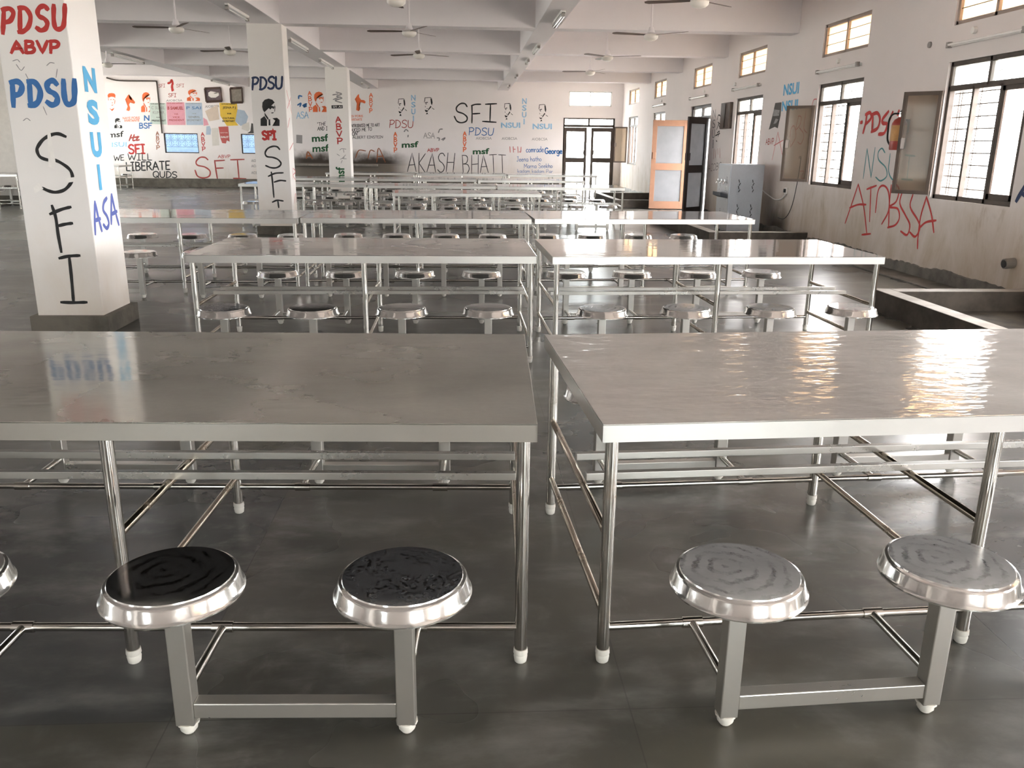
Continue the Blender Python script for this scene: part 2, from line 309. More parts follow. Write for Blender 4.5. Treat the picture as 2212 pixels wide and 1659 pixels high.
BY = [14.5-3.72*k for k in (4, 3, 2, 1)]+[14.5, 18.25, 21.95, 25.6]
for y in BY: MB().box((XL, y-.34, ZS), (XR, y, ZC), .006).build('beam', M['ceil'], **ST)
for x0, x1 in ((-3.36, -2.86), (1.13, 1.49), (-7.55, -7.13)): MB().box((x0, YF, ZS-.002), (x1, YB, ZC), .006).build('beam', M['ceil'], **ST)
PIL = [(-3.35, -2.845, 6.62, 7.16), (-3.39, -2.845, 14.2, 14.6), (-3.37, -2.83, 21.65, 22.1)]
for x0, x1, y0, y1 in PIL+[(-3.35, -2.845, -.9, -.4)]:
    b = MB().box((x0, y0, 0), (x1, y1, ZS), .008).build('pillar', M['col'], **ST)
    MB().box((x0-.045, y0-.045, 0), (x1+.045, y1+.045, .145), .006).build('plinth', M['skirt'], b)
MB().box((XL, 21.0, 0), (-9.95, 21.25, ZC), .008).build('wall_stub', M['wall'], **ST)
MB().box((-11.2, 20.96, 0), (-10.5, 21.0, ZC)).build('pilaster', M['p_white'], **ST)
MB().box((XL, 20.93, 0), (-9.92, 20.96, .2), .004).build('baseboard_stub', M['skirt'], **ST)

# skirting: ragged damp cement along the right wall, a plain band elsewhere
mb = MB(); ys = np.arange(YF, YB, .05); prev = None
for i, y in enumerate(ys):
    if DR[0]-.05 < y < DR[1]+.05: prev = None; continue
    h = .145+.012*math.sin(y*2.3)+.008*math.sin(y*7.1)+random.uniform(-.005, .012)
    cur = [mb.bm.verts.new((XR-d, y, z)) for d, z in ((.018, 0), (.018, h-.01), (.006, h), (.0, h))]
    if prev:
        for k in range(3): mb._f([prev[k], prev[k+1], cur[k+1], cur[k]])
    prev = cur
mb.build('baseboard_right', M['mud'], **ST)
MB().box((XR-.34, 7.7, 0), (XR-.02, 12.9, .018), .004).build('trim_1', M['mud'], **ST)
MB().box((XL, YB-.03, 0), (DF[0]-.1, YB, .29), .005).build('baseboard_back', M['skirt'], **ST)
MB().box((XL, YF, 0), (XL+.03, YB-.03, .2), .005).build('baseboard_left', M['skirt'], **ST)
MB().box((-6.2, YB-.30, .75), (-2.95, YB, .815), .006).build('trim_2', M['kerb'], **ST)      # wash ledge

# ------------------------------------------------------------------ windows
WIN = [0]
def window_right(y0, y1, zs=WZ, zt=WT, detail=True, casement=None):
    WIN[0] += 1; X = XR+.03; o = Vector((X, (y0+y1)/2, zs)); fm = M['frame']; t = .05; a, b = y0, y1
    mb = MB(); F = lambda ya, yb, za, zb, th=.06: mb.box((X, ya, za), (X+th, yb, zb), .004)
    F(a, a+t, zs, zt); F(b-t, b, zs, zt); F(a, b, zs, zs+t); F(a, b, zt-t, zt)
    m3 = [a+(b-a)*.335, a+(b-a)*.665]
    F(a, b, WM-t*.6, WM+t*.6); F((a+b)/2-t*.45, (a+b)/2+t*.45, WM, zt)
    for m in m3: F(m-t*.4, m+t*.4, zs, WM)
    root = mb.build('window_%d' % WIN[0], fm, origin=o, **ST)
    def part(name, m, mat, par=root): return m.build(name, mat, par, origin=o)
    g = MB()
    for ya, yb in ((a+t, (a+b)/2-t*.45), ((a+b)/2+t*.45, b-t)): g.box((X+.03, ya, WM+t*.6), (X+.034, yb, zt-t))
    part('transom_glass', g, M['glass'])
    s = MB(); ya, yb = a+t, m3[0]-t*.4; w = .045; X2 = X+.005
    s.box((X2, ya, zs+t), (X2+.04, ya+w, WM-t*.6)); s.box((X2, yb-w, zs+t), (X2+.04, yb, WM-t*.6)); s.box((X2, ya, zs+t), (X2+.04, yb, zs+t+w*1.3)); s.box((X2, ya, WM-t*.6-w), (X2+.04, yb, WM-t*.6))
    sh = part('closed_sash', s, fm); part('sash_glass', MB().box((X2+.018, ya+w, zs+t), (X2+.022, yb-w, WM-t*.6)), M['pale'], sh)
    if detail:
        r = MB(); n = 9
        for k in range(n):
            z = zs+t+(k+.6)*(WM-zs-t)/n; r.tube([(X+.10, a, z), (X+.10, b, z)], .008, 6)
        r.tube([(X+.10, a, (WM+zt)/2), (X+.10, b, (WM+zt)/2)], .008, 6)
        for y in (b-.09, b-.14, *m3): r.tube([(X+.10, y, zs), (X+.10, y, zt)], .006, 6)
        part('window_grille', r, M['bar'])
    if casement:
        hinge = Vector((XR-.03, b-.02, 0)); end = Vector((casement[0], casement[1], 0)); sash(hinge, end, zs+.04, WM-.02, root, o)
    return root
def plate(m, h, d, s0, s1, z0, z1, th):
    n = Vector((-d.y, d.x, 0)); return m.obox(h+d*((s0+s1)/2)+Vector((0, 0, (z0+z1)/2)), (s1-s0, th, z1-z0), Matrix((d, n, Vector((0, 0, 1)))).transposed(), .003)
def sash(h, e, z0, z1, par, o):
    d = (e-h); L = d.length; d.normalize(); m = MB(); wv = .042; up = Vector((0, 0, 1)); Z0, Z1 = up*z0, up*z1
    [plate(m, h, d, *q, .03) for q in ((0, wv, z0, z1), (L-wv, L, z0, z1), (wv, L-wv, z0, z0+wv), (wv, L-wv, z1-wv, z1))]
    q = m.build('open_casement', M['frame'], par, origin=o)
    plate(MB(), h, d, wv-.01, L-wv+.01, z0+wv-.01, z1-wv+.01, .005).build('casement_glass', M['dusty'], q, origin=o)
    c = e+up*((z0+z1)/2)-d*.05; MB().bar(c-up*.06, c+up*.06, .06, .035).build('casement_latch', M['frame'], q, origin=o)
CASE = {0: (5.085, 9.90), 1: (5.03, 13.40), 5: (4.98, 28.62)}
for i, q in enumerate(RW):
    if q: window_right(*q, casement=CASE.get(i))
o6 = Vector((XR, 27, 0)); 
for a, b in RWB: window_right(a, b, detail=False)
def clerestory(y0, y1, wallx=XR, zs=2.79, zt=3.25):
    WIN[0] += 1; X = wallx+.02; o = Vector((X, (y0+y1)/2, zs)); t = .045; mb = MB()
    for ya, yb, za, zb in ((y0, y0+t, zs, zt), (y1-t, y1, zs, zt), (y0, y1, zs, zs+t), (y0, y1, zt-t, zt), ((y0+y1)/2-t/2, (y0+y1)/2+t/2, zs, zt)): mb.box((X, ya, za), (X+.06, yb, zb), .003)
    r = mb.build('window_%d' % WIN[0], M['frame_c'], origin=o, **ST)
    MB().box((X+.035, y0+.01, zs+.01), (X+.04, y1-.01, zt-.01)).build('frosted_glass', M['cream'], r, origin=o)
    g = MB()
    for z in (zs+.17, zs+.31): g.tube([(X+.02, y0, z), (X+.02, y1, z)], .005, 6)
    g.build('window_grille', M['bar'], r, origin=o)
for a, b in RC+RWB: clerestory(a, b)
# the two small blue windows with ironwork in the far wall, and the strip window over the far door
for a, b, z0, z1 in BW:
    WIN[0] += 1; Y = YB+.03; o = Vector(((a+b)/2, Y, z0)); mb = MB(); t = .03
    for xa, xb, za, zb in ((a, a+t, z0, z1), (b-t, b, z0, z1), (a, b, z0, z0+t), (a, b, z1-t, z1)): mb.box((xa, Y, za), (xb, Y+.05, zb))
    r = mb.build('window_%d' % WIN[0], M['frame'], origin=o, **ST)
    MB().box((a, Y+.04, z0), (b, Y+.045, z1)).build('frosted_glass', M['blueglass'], r, origin=o)
    j = MB(); n = 5; zl = z0+.2; dz = (z1-zl)/2; dx = (b-a)/n
    for k in range(n+1): j.tube([(a+k*dx, Y+.02, zl), (a+k*dx, Y+.02, z1)], .006, 5)
    for k in range(3): j.tube([(a, Y+.02, zl+k*dz), (b, Y+.02, zl+k*dz)], .006, 5)
    for k in range(n):
        for q in range(2):
            cx, cz = a+(k+.5)*dx, zl+(q+.5)*dz
            for s1, s2 in ((1, 1), (1, -1), (-1, 1), (-1, -1)): j.tube([(cx+s1*dx*.14, Y+.02, cz+s2*dz*.14), (cx+s1*dx*.38, Y+.02, cz+s2*dz*.38)], .006, 5)
    j.build('window_grille', M['jali'], r, origin=o)
WIN[0] += 1; a, b, z0, z1 = FC; Y = YB+.04; o = Vector(((a+b)/2, Y, z0)); mb = MB()
for xa, xb, za, zb in ((a, a+.04, z0, z1), (b-.04, b, z0, z1), (a, b, z0, z0+.04), (a, b, z1-.04, z1), ((a+b)/2-.015, (a+b)/2+.015, z0, z1)): mb.box((xa, Y, za), (xb, Y+.05, zb))
r = mb.build('window_%d' % WIN[0], M['white'], origin=o, **ST); MB().box((a, Y+.02, z0), (b, Y+.025, z1)).build('window_glass', M['glass'], r, origin=o)
# unseen windows of the left and near walls, shaped for fill light
def plain_window(axis, pos, a, b, z0, z1):
    WIN[0] += 1; mb = MB(); t = .05; P = (lambda u, z, d: (pos+d, u, z)) if axis == 'x' else (lambda u, z, d: (u, pos+d, z))
    B = lambda u0, u1, za, zb: mb.box(P(u0, za, -.05), P(u1, zb, -.11))
    B(a, a+t, z0, z1); B(b-t, b, z0, z1); B(a, b, z0, z0+t); B(a, b, z1-t, z1); B((a+b)/2-t/2, (a+b)/2+t/2, z0, z1)
    if z1-z0 > 1: B(a, b, WM-.03, WM+.03)
    r = mb.build('window_%d' % WIN[0], M['frame'], **ST); MB().box(P(a, z0, -.078), P(b, z1, -.082)).build('window_glass', M['glass'], r)
for a, b in LW: plain_window('x', XL, a, b, .5, 2.95)
for a, b in FW: plain_window('y', YF, a, b, FZ0, FZ1)

# ------------------------------------------------------------------ doors
def door_leaf(name, h, e, z0, z1, mat, glass, par=None, o=Vector((0, 0, 0)), st=.11, mid=1.02, handle_at=.06, thick=.04):
    d = (e-h); L = d.length; d.normalize(); up = Vector((0, 0, 1)); m = MB()
    P = lambda s, z: h+d*s+up*z
    plate(m, h, d, 0, st, z0, z1, thick); plate(m, h, d, L-st, L, z0, z1, thick)
    for z, hh in ((z0+.09, .18), (mid, .16), (z1-.07, .14)): plate(m, h, d, st, L-st, z-hh/2, z+hh/2, thick)
    q = m.build(name, mat, par, origin=o)
    g = MB(); g.bar(P(st, (z0+.18+mid-.08)/2), P(L-st, (z0+.18+mid-.08)/2), .006, mid-.08-z0-.18); g.bar(P(st, (mid+.08+z1-.14)/2), P(L-st, (mid+.08+z1-.14)/2), .006, z1-.14-mid-.08)
    g.build('door_glass', glass, q, origin=o)
    MB().bar(P(L-handle_at-.05, mid+.26), P(L-handle_at+.04, mid+.26), thick+.05, .16, .01).build('door_handle', mat, q, origin=o)
    return q
mb = MB(); X = XR+.04; a, b = DR
for ya, yb, za, zb in ((a, a+.07, 0, WT), (b-.07, b, 0, WT), (a, b, WT-.07, WT), (a, b, WM-.04, WM+.04), ((a+b)/2-.03, (a+b)/2+.03, WM, WT)): mb.box((X, ya, za), (X+.1, yb, zb), .004)
dr = mb.build('door_1', M['frame_d'], **ST)
MB().box((X+.05, a+.07, WM+.04), (X+.055, b-.07, WT-.07)).build('transom_glass', M['glass'], dr)
t = door_leaf('door_leaf', Vector((5.37, 20.57, 0)), Vector((4.52, 20.66, 0)), .02, WM-.03, M['frame_o'], M['doorglass'], dr); t['label'] = 'orange-brown door leaf standing open with milky glass'
t = door_leaf('door_leaf', Vector((5.37, 18.96, 0)), Vector((4.79, 18.42, 0)), .02, WM-.02, M['frame_d'], M['doorglass'], dr); t['label'] = 'dark brown door leaf swung into the hall'
gt = MB()
for k in range(15): y = a+.1+k*.105; gt.bar((XR+.2, y, 0), (XR+.2, y, WM), .022, .022)
for z in (.3, .9, 1.5, 2.05): gt.bar((XR+.22, a, z), (XR+.22, b, z), .01, .03)
gt.build('gate_bars', M['white'], dr)
mb = MB(); Y = YB+.05; a, b = DF
for xa, xb, za, zb in ((a, a+.06, 0, WT), (b-.06, b, 0, WT), (a, b, WT-.04, WT), (a, b, WM-.02, WM+.06), ((a+b)/2-.03, (a+b)/2+.03, WM, WT)): mb.box((xa, Y, za), (xb, Y+.1, zb), .004)
df = mb.build('door_2', M['frame'], **ST)
MB().box((a, Y+.05, WM+.06), (b, Y+.055, WT-.04)).build('transom_glass', M['glass'], df)
door_leaf('door_leaf', Vector((a+.04, YB+.03, 0)), Vector((a+.82, YB-.02, 0)), .02, WM-.03, M['frame'], M['glass'], df, st=.09)
door_leaf('door_leaf', Vector((b-.04, YB+.03, 0)), Vector((b-.80, YB+.10, 0)), .02, WM-.03, M['frame'], M['glass'], df, st=.09)

# ------------------------------------------------------------------ kerbed drains along the right wall
def trough(x0, y0, y1, kw=.16, h=.2):
    mb = MB(); mb.mi = 0
    k = [(x0, y0), (XR, y0), (XR, y1), (x0, y1)]
    mb.box((x0, y0, 0), (x0+kw, y1, h), .006)
    if y1 < 25: mb.box((x0+kw, y1-kw, 0), (XR, y1, h), .006)
    mb.box((x0+kw, y0, 0), (XR, y0+kw, h), .006)
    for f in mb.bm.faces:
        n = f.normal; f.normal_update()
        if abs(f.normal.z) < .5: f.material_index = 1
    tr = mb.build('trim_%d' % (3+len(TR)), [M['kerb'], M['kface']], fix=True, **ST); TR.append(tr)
    MB().box((x0+kw, y0+kw, 0), (XR-.02, y1-kw, .012)).build('wet_basin', M['basin'], tr)
TR = []
trough(3.86, -1.5, 7.62); trough(3.82, 12.98, 17.3); trough(3.75, 21.0, 24.6)

# ------------------------------------------------------------------ mess tables with stools welded on
TL, TD, TH, LIP = 2.327, 1.10, .75, .052
SU = (.30, .86, 1.43, 1.99)                      # stool positions along the table
SO = .27                                          # how far the stools stand out
LY = (.035, TD-.035); LX = (.035, TL/2, TL-.035)
def seat_part(par, su, sy):
    prof = [(0, 0), (.10, .0005), (.146, 0), (.1475, -.0035), (.1545, -.0055), (.158, -.010), (.1635, -.036), (.1695, -.043), (.1695, -.0465), (.163, -.0465), (.152, -.014), (0, -.014)]
    m = MB().lathe(prof, (0, 0, 0), 48, [1, 1]+[0]*9)
    o = m.build('stool_seat', [M['rim'], M['seat_shiny']], par, smooth=35); o.location = (su, sy, .452); o.material_slots[1].link = 'OBJECT'; o.material_slots[1].material = M['seat_shiny']
    return o
def make_table():
    root = thing('mess_table', 'x', 'table')
    mb = MB(); mb.box((0, 0, TH-.004), (TL, TD, TH), .0015)
    mb.mi = 1
    for a, b in (((0, 0, TH-LIP), (TL, .004, TH-.004)), ((0, TD-.004, TH-LIP), (TL, TD, TH-.004)), ((0, 0, TH-LIP), (.004, TD, TH-.004)), ((TL-.004, 0, TH-LIP), (TL, TD, TH-.004))): mb.box(a, b)
    top = mb.build('tabletop', [M['top_c'], M['lip']], root); top.material_slots[0].link = 'OBJECT'; top.material_slots[0].material = M['top_c']
    MB().box((.006, .006, TH-.03), (TL-.006, TD-.006, TH-.006)).build('backing_board', M['under'], top)
    for i, x in enumerate(LX):
        for y in LY:
            l = MB().tube([(x, y, .028), (x, y, TH-.028)], .0185, 16).build('leg', M['pipe'], root, smooth=40)
            MB().lathe([(0, .045), (.0205, .045), (.0215, .03), (.019, .026), (.0205, .02), (.018, .003), (.015, 0), (0, 0)], (x, y, 0), 16).build('foot_cap', M['rubber'], l, smooth=40)
    for y in LY: 
        q = MB().tube([(LX[0], y, .115), (LX[2], y, .115)], .0125, 14).build('long_rail', M['pipe2'], root, smooth=40)
        for su in SU: MB().tube([(su-.03, y, .115), (su+.03, y, .115)], .0165, 14).build('rail_clamp', M['pipe2'], q, smooth=40)
    for x in LX:
        for z in (.405, .155): MB().tube([(x, LY[0], z), (x, LY[1], z)], .0125, 14).build('cross_rail', M['rail'], root, smooth=40)
    for y in (.42, .60): MB().box((LX[0]+.01, y-.0125, .4175), (LX[2]-.01, y+.0125, .4425), .002).build('shelf_bar', M['square'], root)
    for side, (ry, sy) in enumerate(((LY[0], -SO), (LY[1], TD+SO))):
        s = 1 if side else -1
        for su in SU:
            st = seat_part(root, su, sy); T = Vector((su, sy, .452))
            MB().box((su-.024, sy-.024, .034), (su+.024, sy+.024, .445), .003).build('seat_post', M['square'], st, origin=T)
            MB().lathe([(0, .036), (.028, .036), (.028, .03), (.022, .028), (.022, .014), (.014, .003), (0, 0)], (su, sy, 0), 14).build('foot_cap', M['rubber'], st, origin=T, smooth=40)
            MB().tube([(su, ry, .115), (su, sy-s*.022, .115)], .0125, 14).build('outrigger', M['pipe2'], st, origin=T, smooth=40)
        for a, b in ((0, 1), (2, 3)): MB().box((SU[a]+.024, sy-.02, .055), (SU[b]-.024, sy+.02, .098), .003).build('spreader_bar', M['square'], root)
    return root
PROTO = make_table()
GR = 'steel mess tables with welded round stools'
used = [0]
def place(x, y, th, label, top='top_c', seats='', caps=True):
    """seats: one letter per stool, near side left to right, then far side (b black, w water spotted, d dusty, s shiny)."""
    t = PROTO if used[0] == 0 else copy_tree(PROTO)
    used[0] += 1; t.location = (x, y, 0); t.rotation_euler = (0, 0, th); t['label'] = label; t['group'] = GR
    sts = [c for c in t.children if c.name.startswith('stool_seat')]
    sts.sort(key=lambda c: (round(c.location.y, 2), c.location.x))
    seats = (seats+'ssssdsss')[:8] if len(seats) < 8 else seats
    key = dict(b='seat_black', w='seat_speck', d='seat_dust', s='seat_shiny'); lab = dict(b='round steel stool seat coloured with a dark reflection', w='dark water-spotted round stool seat', d='dusty grey round stool seat', s='')
    for c, k in zip(sts, seats):
        c.material_slots[1].link = 'OBJECT'; c.material_slots[1].material = M[key[k]]
        if lab[k]: c['label'] = lab[k]
    for c in t.children:
        if c.name.startswith('tabletop'): c.material_slots[0].link = 'OBJECT'; c.material_slots[0].material = M[top]; c.material_slots[1].link = 'OBJECT'; c.material_slots[1].material = M['lip_shaded' if top == 'top_a' else 'lip']
    return t
TABLES = [
 (-2.134, 2.18, -.037, 'nearest left steel mess table with dull green-grey top and two black stool seats', 'top_a', 'ssbwssss'),
 (.366, 2.085, .05, 'nearest right steel mess table with dented window-lit top and swirled grey stool seats', 'top_b', 'ddddssss'),
 (-1.842, 5.60, .006, 'second-row left steel mess table, behind the nearest left table and right of the big pillar', 'top_c', 'wbssssss'),
 (.588, 5.58, .025, 'second-row right steel mess table with mirror-like top beside the wet drain', 'top_d', 'ddsssssd'),
 (-3.985, 8.47, .002, 'third-row leftmost steel mess table, partly hidden by the nearest graffiti pillar', 'top_c', 'ssbsssss'),
 (-1.645, 8.55, .012, 'third-row middle steel mess table between its two neighbours in line', 'top_c', 'ssssssss'),
 (.715, 8.60, .04, 'third-row rightmost steel mess table with shiny top near the water cooler', 'top_d', 'ssssssss'),
 (-1.125, 13.2, .002, 'lone fourth-row steel mess table in the middle of the hall', 'top_c', ''),
 (-4.13, 15.85, -.01, 'fifth-row leftmost steel mess table, half behind the middle pillar', 'top_c', ''),
 (-1.755, 15.6, -.004, 'fifth-row middle steel mess table behind the lone fourth-row table', 'top_c', ''),
 (.60, 15.5, -.03, 'fifth-row rightmost steel mess table with its end in the door light', 'top_d', ''),
 (-4.43, 18.75, .0, 'sixth-row leftmost steel mess table seen between the middle and far pillars', 'top_c', ''),
 (-2.055, 18.7, .0, 'sixth-row middle steel mess table in the crowded far rows', 'top_c', ''),
 (.29, 18.5, .0, 'sixth-row rightmost steel mess table short of the far door', 'top_d', ''),
 (-3.62, 22.55, .0, 'farthest-row leftmost steel mess table, right behind the far pillar', 'top_c', ''),
 (-1.235, 22.4, .0, 'farthest-row middle steel mess table under the thin black lettering', 'top_c', ''),
 (1.12, 22.1, .0, 'farthest-row rightmost steel mess table in front of the bright far door', 'top_d', ''),
 (-12.15, 19.4, 0, 'steel mess table at the left edge of the photo, in front of a short wall', 'top_c', ''),
 (-13.08, 27.4, 0, 'far steel mess table by the back wall, just right of the nearest pillar', 'top_c', '')]
for a in TABLES: place(*a)


# ------------------------------------------------------------------ writing and stencils painted on the walls and pillars
def cr(pts, n=6):                                  # Catmull-Rom through the points
    p = [Vector(q) for q in pts]; p = [p[0]*2-p[1]]+p+[p[-1]*2-p[-2]]; out = []
    for i in range(1, len(p)-2):
        for k in range(n):
            t = k/n; a, b, c, d = p[i-1:i+3]
            out.append(.5*((2*b)+(c-a)*t+(2*a-5*b+4*c-d)*t*t+(3*b-a-3*c+d)*t**3))
    return out+[p[-2]]
# hand lettering: polylines in a unit box, 's' marks a smooth stroke
G = {
'A': (.72, [[(0, 0), (.34, 1), (.72, 0)], [(.12, .36), (.6, .38)]]), 'B': (.6, [[(.05, 0), (.05, 1)], ['s', (.03, 1), (.4, .95), (.48, .76), (.36, .57), (.08, .53)], ['s', (.08, .53), (.45, .48), (.58, .25), (.4, .03), (.02, 0)]]),
'C': (.6, [['s', (.6, .85), (.4, 1), (.1, .85), (0, .5), (.1, .15), (.4, 0), (.6, .15)]]), 'D': (.62, [[(.06, 0), (.06, 1)], ['s', (.0, 1), (.35, .95), (.6, .6), (.5, .2), (.25, .02), (0, 0)]]),
'E': (.5, [[(.5, 1), (.03, 1), (.03, 0), (.5, 0)], [(.03, .52), (.42, .52)]]), 'F': (.55, [[(.05, 1.02), (.08, 0)], [(0, .96), (.55, 1)], [(.06, .52), (.46, .55)]]),
'G': (.66, [['s', (.6, .85), (.38, 1), (.1, .85), (0, .5), (.12, .12), (.4, 0), (.62, .15), (.64, .42)], [(.38, .44), (.66, .44)]]), 'H': (.62, [[(.03, 0), (.03, 1)], [(.59, 0), (.59, 1)], [(.03, .5), (.59, .52)]]),
'I': (.4, [[(0, 1), (.4, 1)], [(.2, 1), (.2, 0)], [(0, 0), (.4, 0)]]), 'i1': (.08, [[(.04, 1), (.04, 0)]]), 'J': (.5, [[(.1, 1), (.5, 1)], ['s', (.36, 1), (.36, .3), (.24, .03), (0, .15)]]),
'K': (.6, [[(.04, 1), (.08, 0)], [(.56, 1), (.07, .48), (.6, 0)]]), 'L': (.48, [[(.03, 1), (.05, .02), (.48, 0)]]), 'M': (.76, [[(0, 0), (.05, 1), (.38, .3), (.7, 1), (.76, 0)]]), 'N': (.64, [[(.02, 0), (.05, 1), (.58, 0), (.62, 1)]]),
'O': (.66, [['s', (.33, 1), (.06, .82), (0, .5), (.08, .15), (.33, 0), (.6, .18), (.66, .5), (.58, .84), (.33, 1)]]), 'P': (.58, [[(.06, 0), (.08, 1)], ['s', (0, .98), (.36, 1), (.57, .8), (.42, .5), (.08, .44)]]),
'Q': (.68, [['s', (.33, 1), (.06, .82), (0, .5), (.08, .15), (.33, 0), (.6, .18), (.66, .5), (.58, .84), (.33, 1)], [(.4, .25), (.7, -.06)]]), 'R': (.62, [[(.05, 0), (.05, 1)], ['s', (.02, 1), (.4, .96), (.52, .74), (.36, .5), (.06, .46)], [(.26, .46), (.62, 0)]]),
'S': (.55, [['s', (.53, .86), (.36, 1), (.12, .95), (.02, .76), (.14, .58), (.38, .47), (.54, .28), (.46, .06), (.22, 0), (0, .12)]]), 'T': (.62, [[(0, 1), (.62, 1)], [(.31, 1), (.31, 0)]]), 'U': (.6, [['s', (.02, 1), (.03, .4), (.12, .07), (.32, 0), (.52, .12), (.58, .45), (.59, 1)]]),
'V': (.64, [[(0, 1), (.32, 0), (.64, 1)]]), 'W': (.9, [[(0, 1), (.22, 0), (.45, .75), (.68, 0), (.9, 1)]]), 'Y': (.62, [[(0, 1), (.3, .5), (.62, 1)], [(.3, .5), (.3, 0)]]), 'Z': (.55, [[(0, 1), (.55, 1), (0, 0), (.55, 0)]]),
'a': (.5, [['s', (.46, .48), (.25, .55), (.03, .38), (.03, .14), (.2, 0), (.42, .16), (.46, .5)], [(.46, .5), (.47, .08), (.52, 0)]]), 'c': (.44, [['s', (.42, .45), (.25, .55), (.03, .38), (.05, .1), (.25, 0), (.44, .1)]]), 'd': (.5, [['s', (.44, .45), (.22, .54), (.03, .36), (.03, .12), (.2, 0), (.42, .14)], [(.45, 1), (.46, 0)]]),
'e': (.46, [['s', (.04, .28), (.42, .32), (.36, .5), (.2, .54), (.03, .36), (.05, .1), (.25, 0), (.46, .1)]]), 'g': (.5, [['s', (.45, .46), (.24, .54), (.03, .38), (.05, .12), (.24, .04), (.44, .2), (.46, .52), (.46, -.2), (.28, -.4), (.05, -.28)]]), 'h': (.48, [[(.04, 1), (.04, 0)], ['s', (.05, .3), (.2, .52), (.4, .48), (.45, 0)]]),
'k': (.46, [[(.04, 1), (.04, 0)], [(.42, .52), (.05, .22), (.46, 0)]]), 'm': (.7, [[(.03, .54), (.04, 0)], ['s', (.05, .32), (.18, .53), (.33, .44), (.35, 0)], ['s', (.36, .32), (.5, .53), (.65, .44), (.67, 0)]]), 'n': (.48, [[(.03, .54), (.04, 0)], ['s', (.05, .32), (.2, .53), (.4, .46), (.44, 0)]]),
'o': (.46, [['s', (.22, .54), (.03, .4), (.02, .16), (.2, 0), (.42, .12), (.44, .38), (.22, .54)]]), 'r': (.36, [[(.03, .54), (.05, 0)], ['s', (.05, .3), (.18, .5), (.36, .5)]]), 's': (.4, [['s', (.38, .47), (.2, .54), (.05, .42), (.2, .28), (.38, .16), (.24, 0), (.02, .08)]]), 't': (.36, [[(.18, .85), (.18, .1), (.34, 0)], [(0, .55), (.36, .56)]]),
'"': (.2, [[(.04, 1), (.04, .82)], [(.16, 1), (.16, .82)]]), '.': (.08, [[(.02, .03), (.06, .03)]]), ' ': (.34, []),
}
LAYER = [0]; RIB = [0]
class Plane:
    """A painted face: axis 'x' or 'y' at `pos`; `out` is the sign of the face's outward direction on that axis."""
    def __init__(s, axis, pos, out, owner): s.a, s.p, s.o, s.owner = axis, pos, out, owner; s.n = Vector((out, 0, 0)) if axis == 'x' else Vector((0, out, 0))
    def at(s, px): return onx(px, s.p) if s.a == 'x' else ony(px, s.p)
def owner(name): return bpy.data.objects[name]
BACK = Plane('y', YB, -1, 'wall_back'); RIGHT = Plane('x', XR, -1, 'wall_right')
F1, S1 = Plane('y', 6.62, -1, 'pillar'), Plane('x', -2.845, 1, 'pillar')
F2, S2 = Plane('y', 14.2, -1, 'pillar.001'), Plane('x', -2.845, 1, 'pillar.001')
F3 = Plane('y', 21.65, -1, 'pillar.002')
def ribbon(mb, pl, pts, wd, lift):
    RIB[0] += 1; lift += (RIB[0] % 9)*2.5e-5
    n = pl.n; P = [p+n*lift for p in pts]; L = []; q = []
    for p in P:
        if not q or (p-q[-1]).length > 1e-4: q.append(p)
    if len(q) < 2: return
    for i, p in enumerate(q):
        d = q[min(i+1, len(q)-1)]-q[max(i-1, 0)]
        if i in (0, len(q)-1): p = p+(p-(q[1] if i == 0 else q[-2])).normalized()*wd*.3
        sd = n.cross(d); sd = sd.normalized() if sd.length > 1e-9 else Vector((0, 0, 1)); k = wd/2*(.93+.07*math.sin(i*.9+LAYER[0])) if 0 < i < len(q)-1 else wd*.33
        L.append((mb.bm.verts.new(p-sd*k), mb.bm.verts.new(p+sd*k)))
    for a, b in zip(L, L[1:]): mb._f([a[0], a[1], b[1], b[0]])
def finish(mb, pl, color, name='painted_lettering'):
    par = owner(pl.owner); o = mb.build(name, M['t_'+color], None, fix=False); o.parent = par; o.matrix_parent_inverse = Matrix.Translation(-par.location); return o
def newlift(): LAYER[0] += 1; return .0016+.00012*(LAYER[0] % 12)
def frame(pl, bl, br, tl):
    O = pl.at(bl); return O, pl.at(br)-O, pl.at(tl)-O
def lettering(pl, text, color, bl, br, tl, wd, serif=0, jit=.03, mb=None, gap=.14):
    """Brush letters filling the frame bottom-left, bottom-right, top-left (photo pixels); wd is the brush as a share of the letter height."""
    O, U, V = frame(pl, bl, br, tl); own = mb is None; mb = mb or MB(); lift = newlift(); rnd = random.Random(text+color)
    tot = sum(G[c][0]+gap for c in text)-gap; x = 0; h = V.length
    for c in text:
        gw, strokes = G[c]; jx, jy = rnd.uniform(-jit, jit), rnd.uniform(-jit, jit)
        for st in strokes:
            sm = st[0] == 's'; q = [Vector((a, b, 0)) for a, b in (st[1:] if sm else st)]
            if sm: q = cr(q, 5)
            else:
                r = []
                for a, b in zip(q, q[1:]): r += [a+(b-a)*(k/4) for k in range(4)]
                q = r+[q[-1]]
            W = [O+U*((x+p.x+jx*p.y)/tot)+V*(p.y+jy*p.x) for p in q]; ribbon(mb, pl, W, wd*h, lift)
            if serif:
                for e in (W[0], W[-1]): u = U.normalized()*h*serif; ribbon(mb, pl, [e-u, e, e+u], h*.09, lift+.0001)
        x += gw+gap
    return finish(mb, pl, color) if own else None
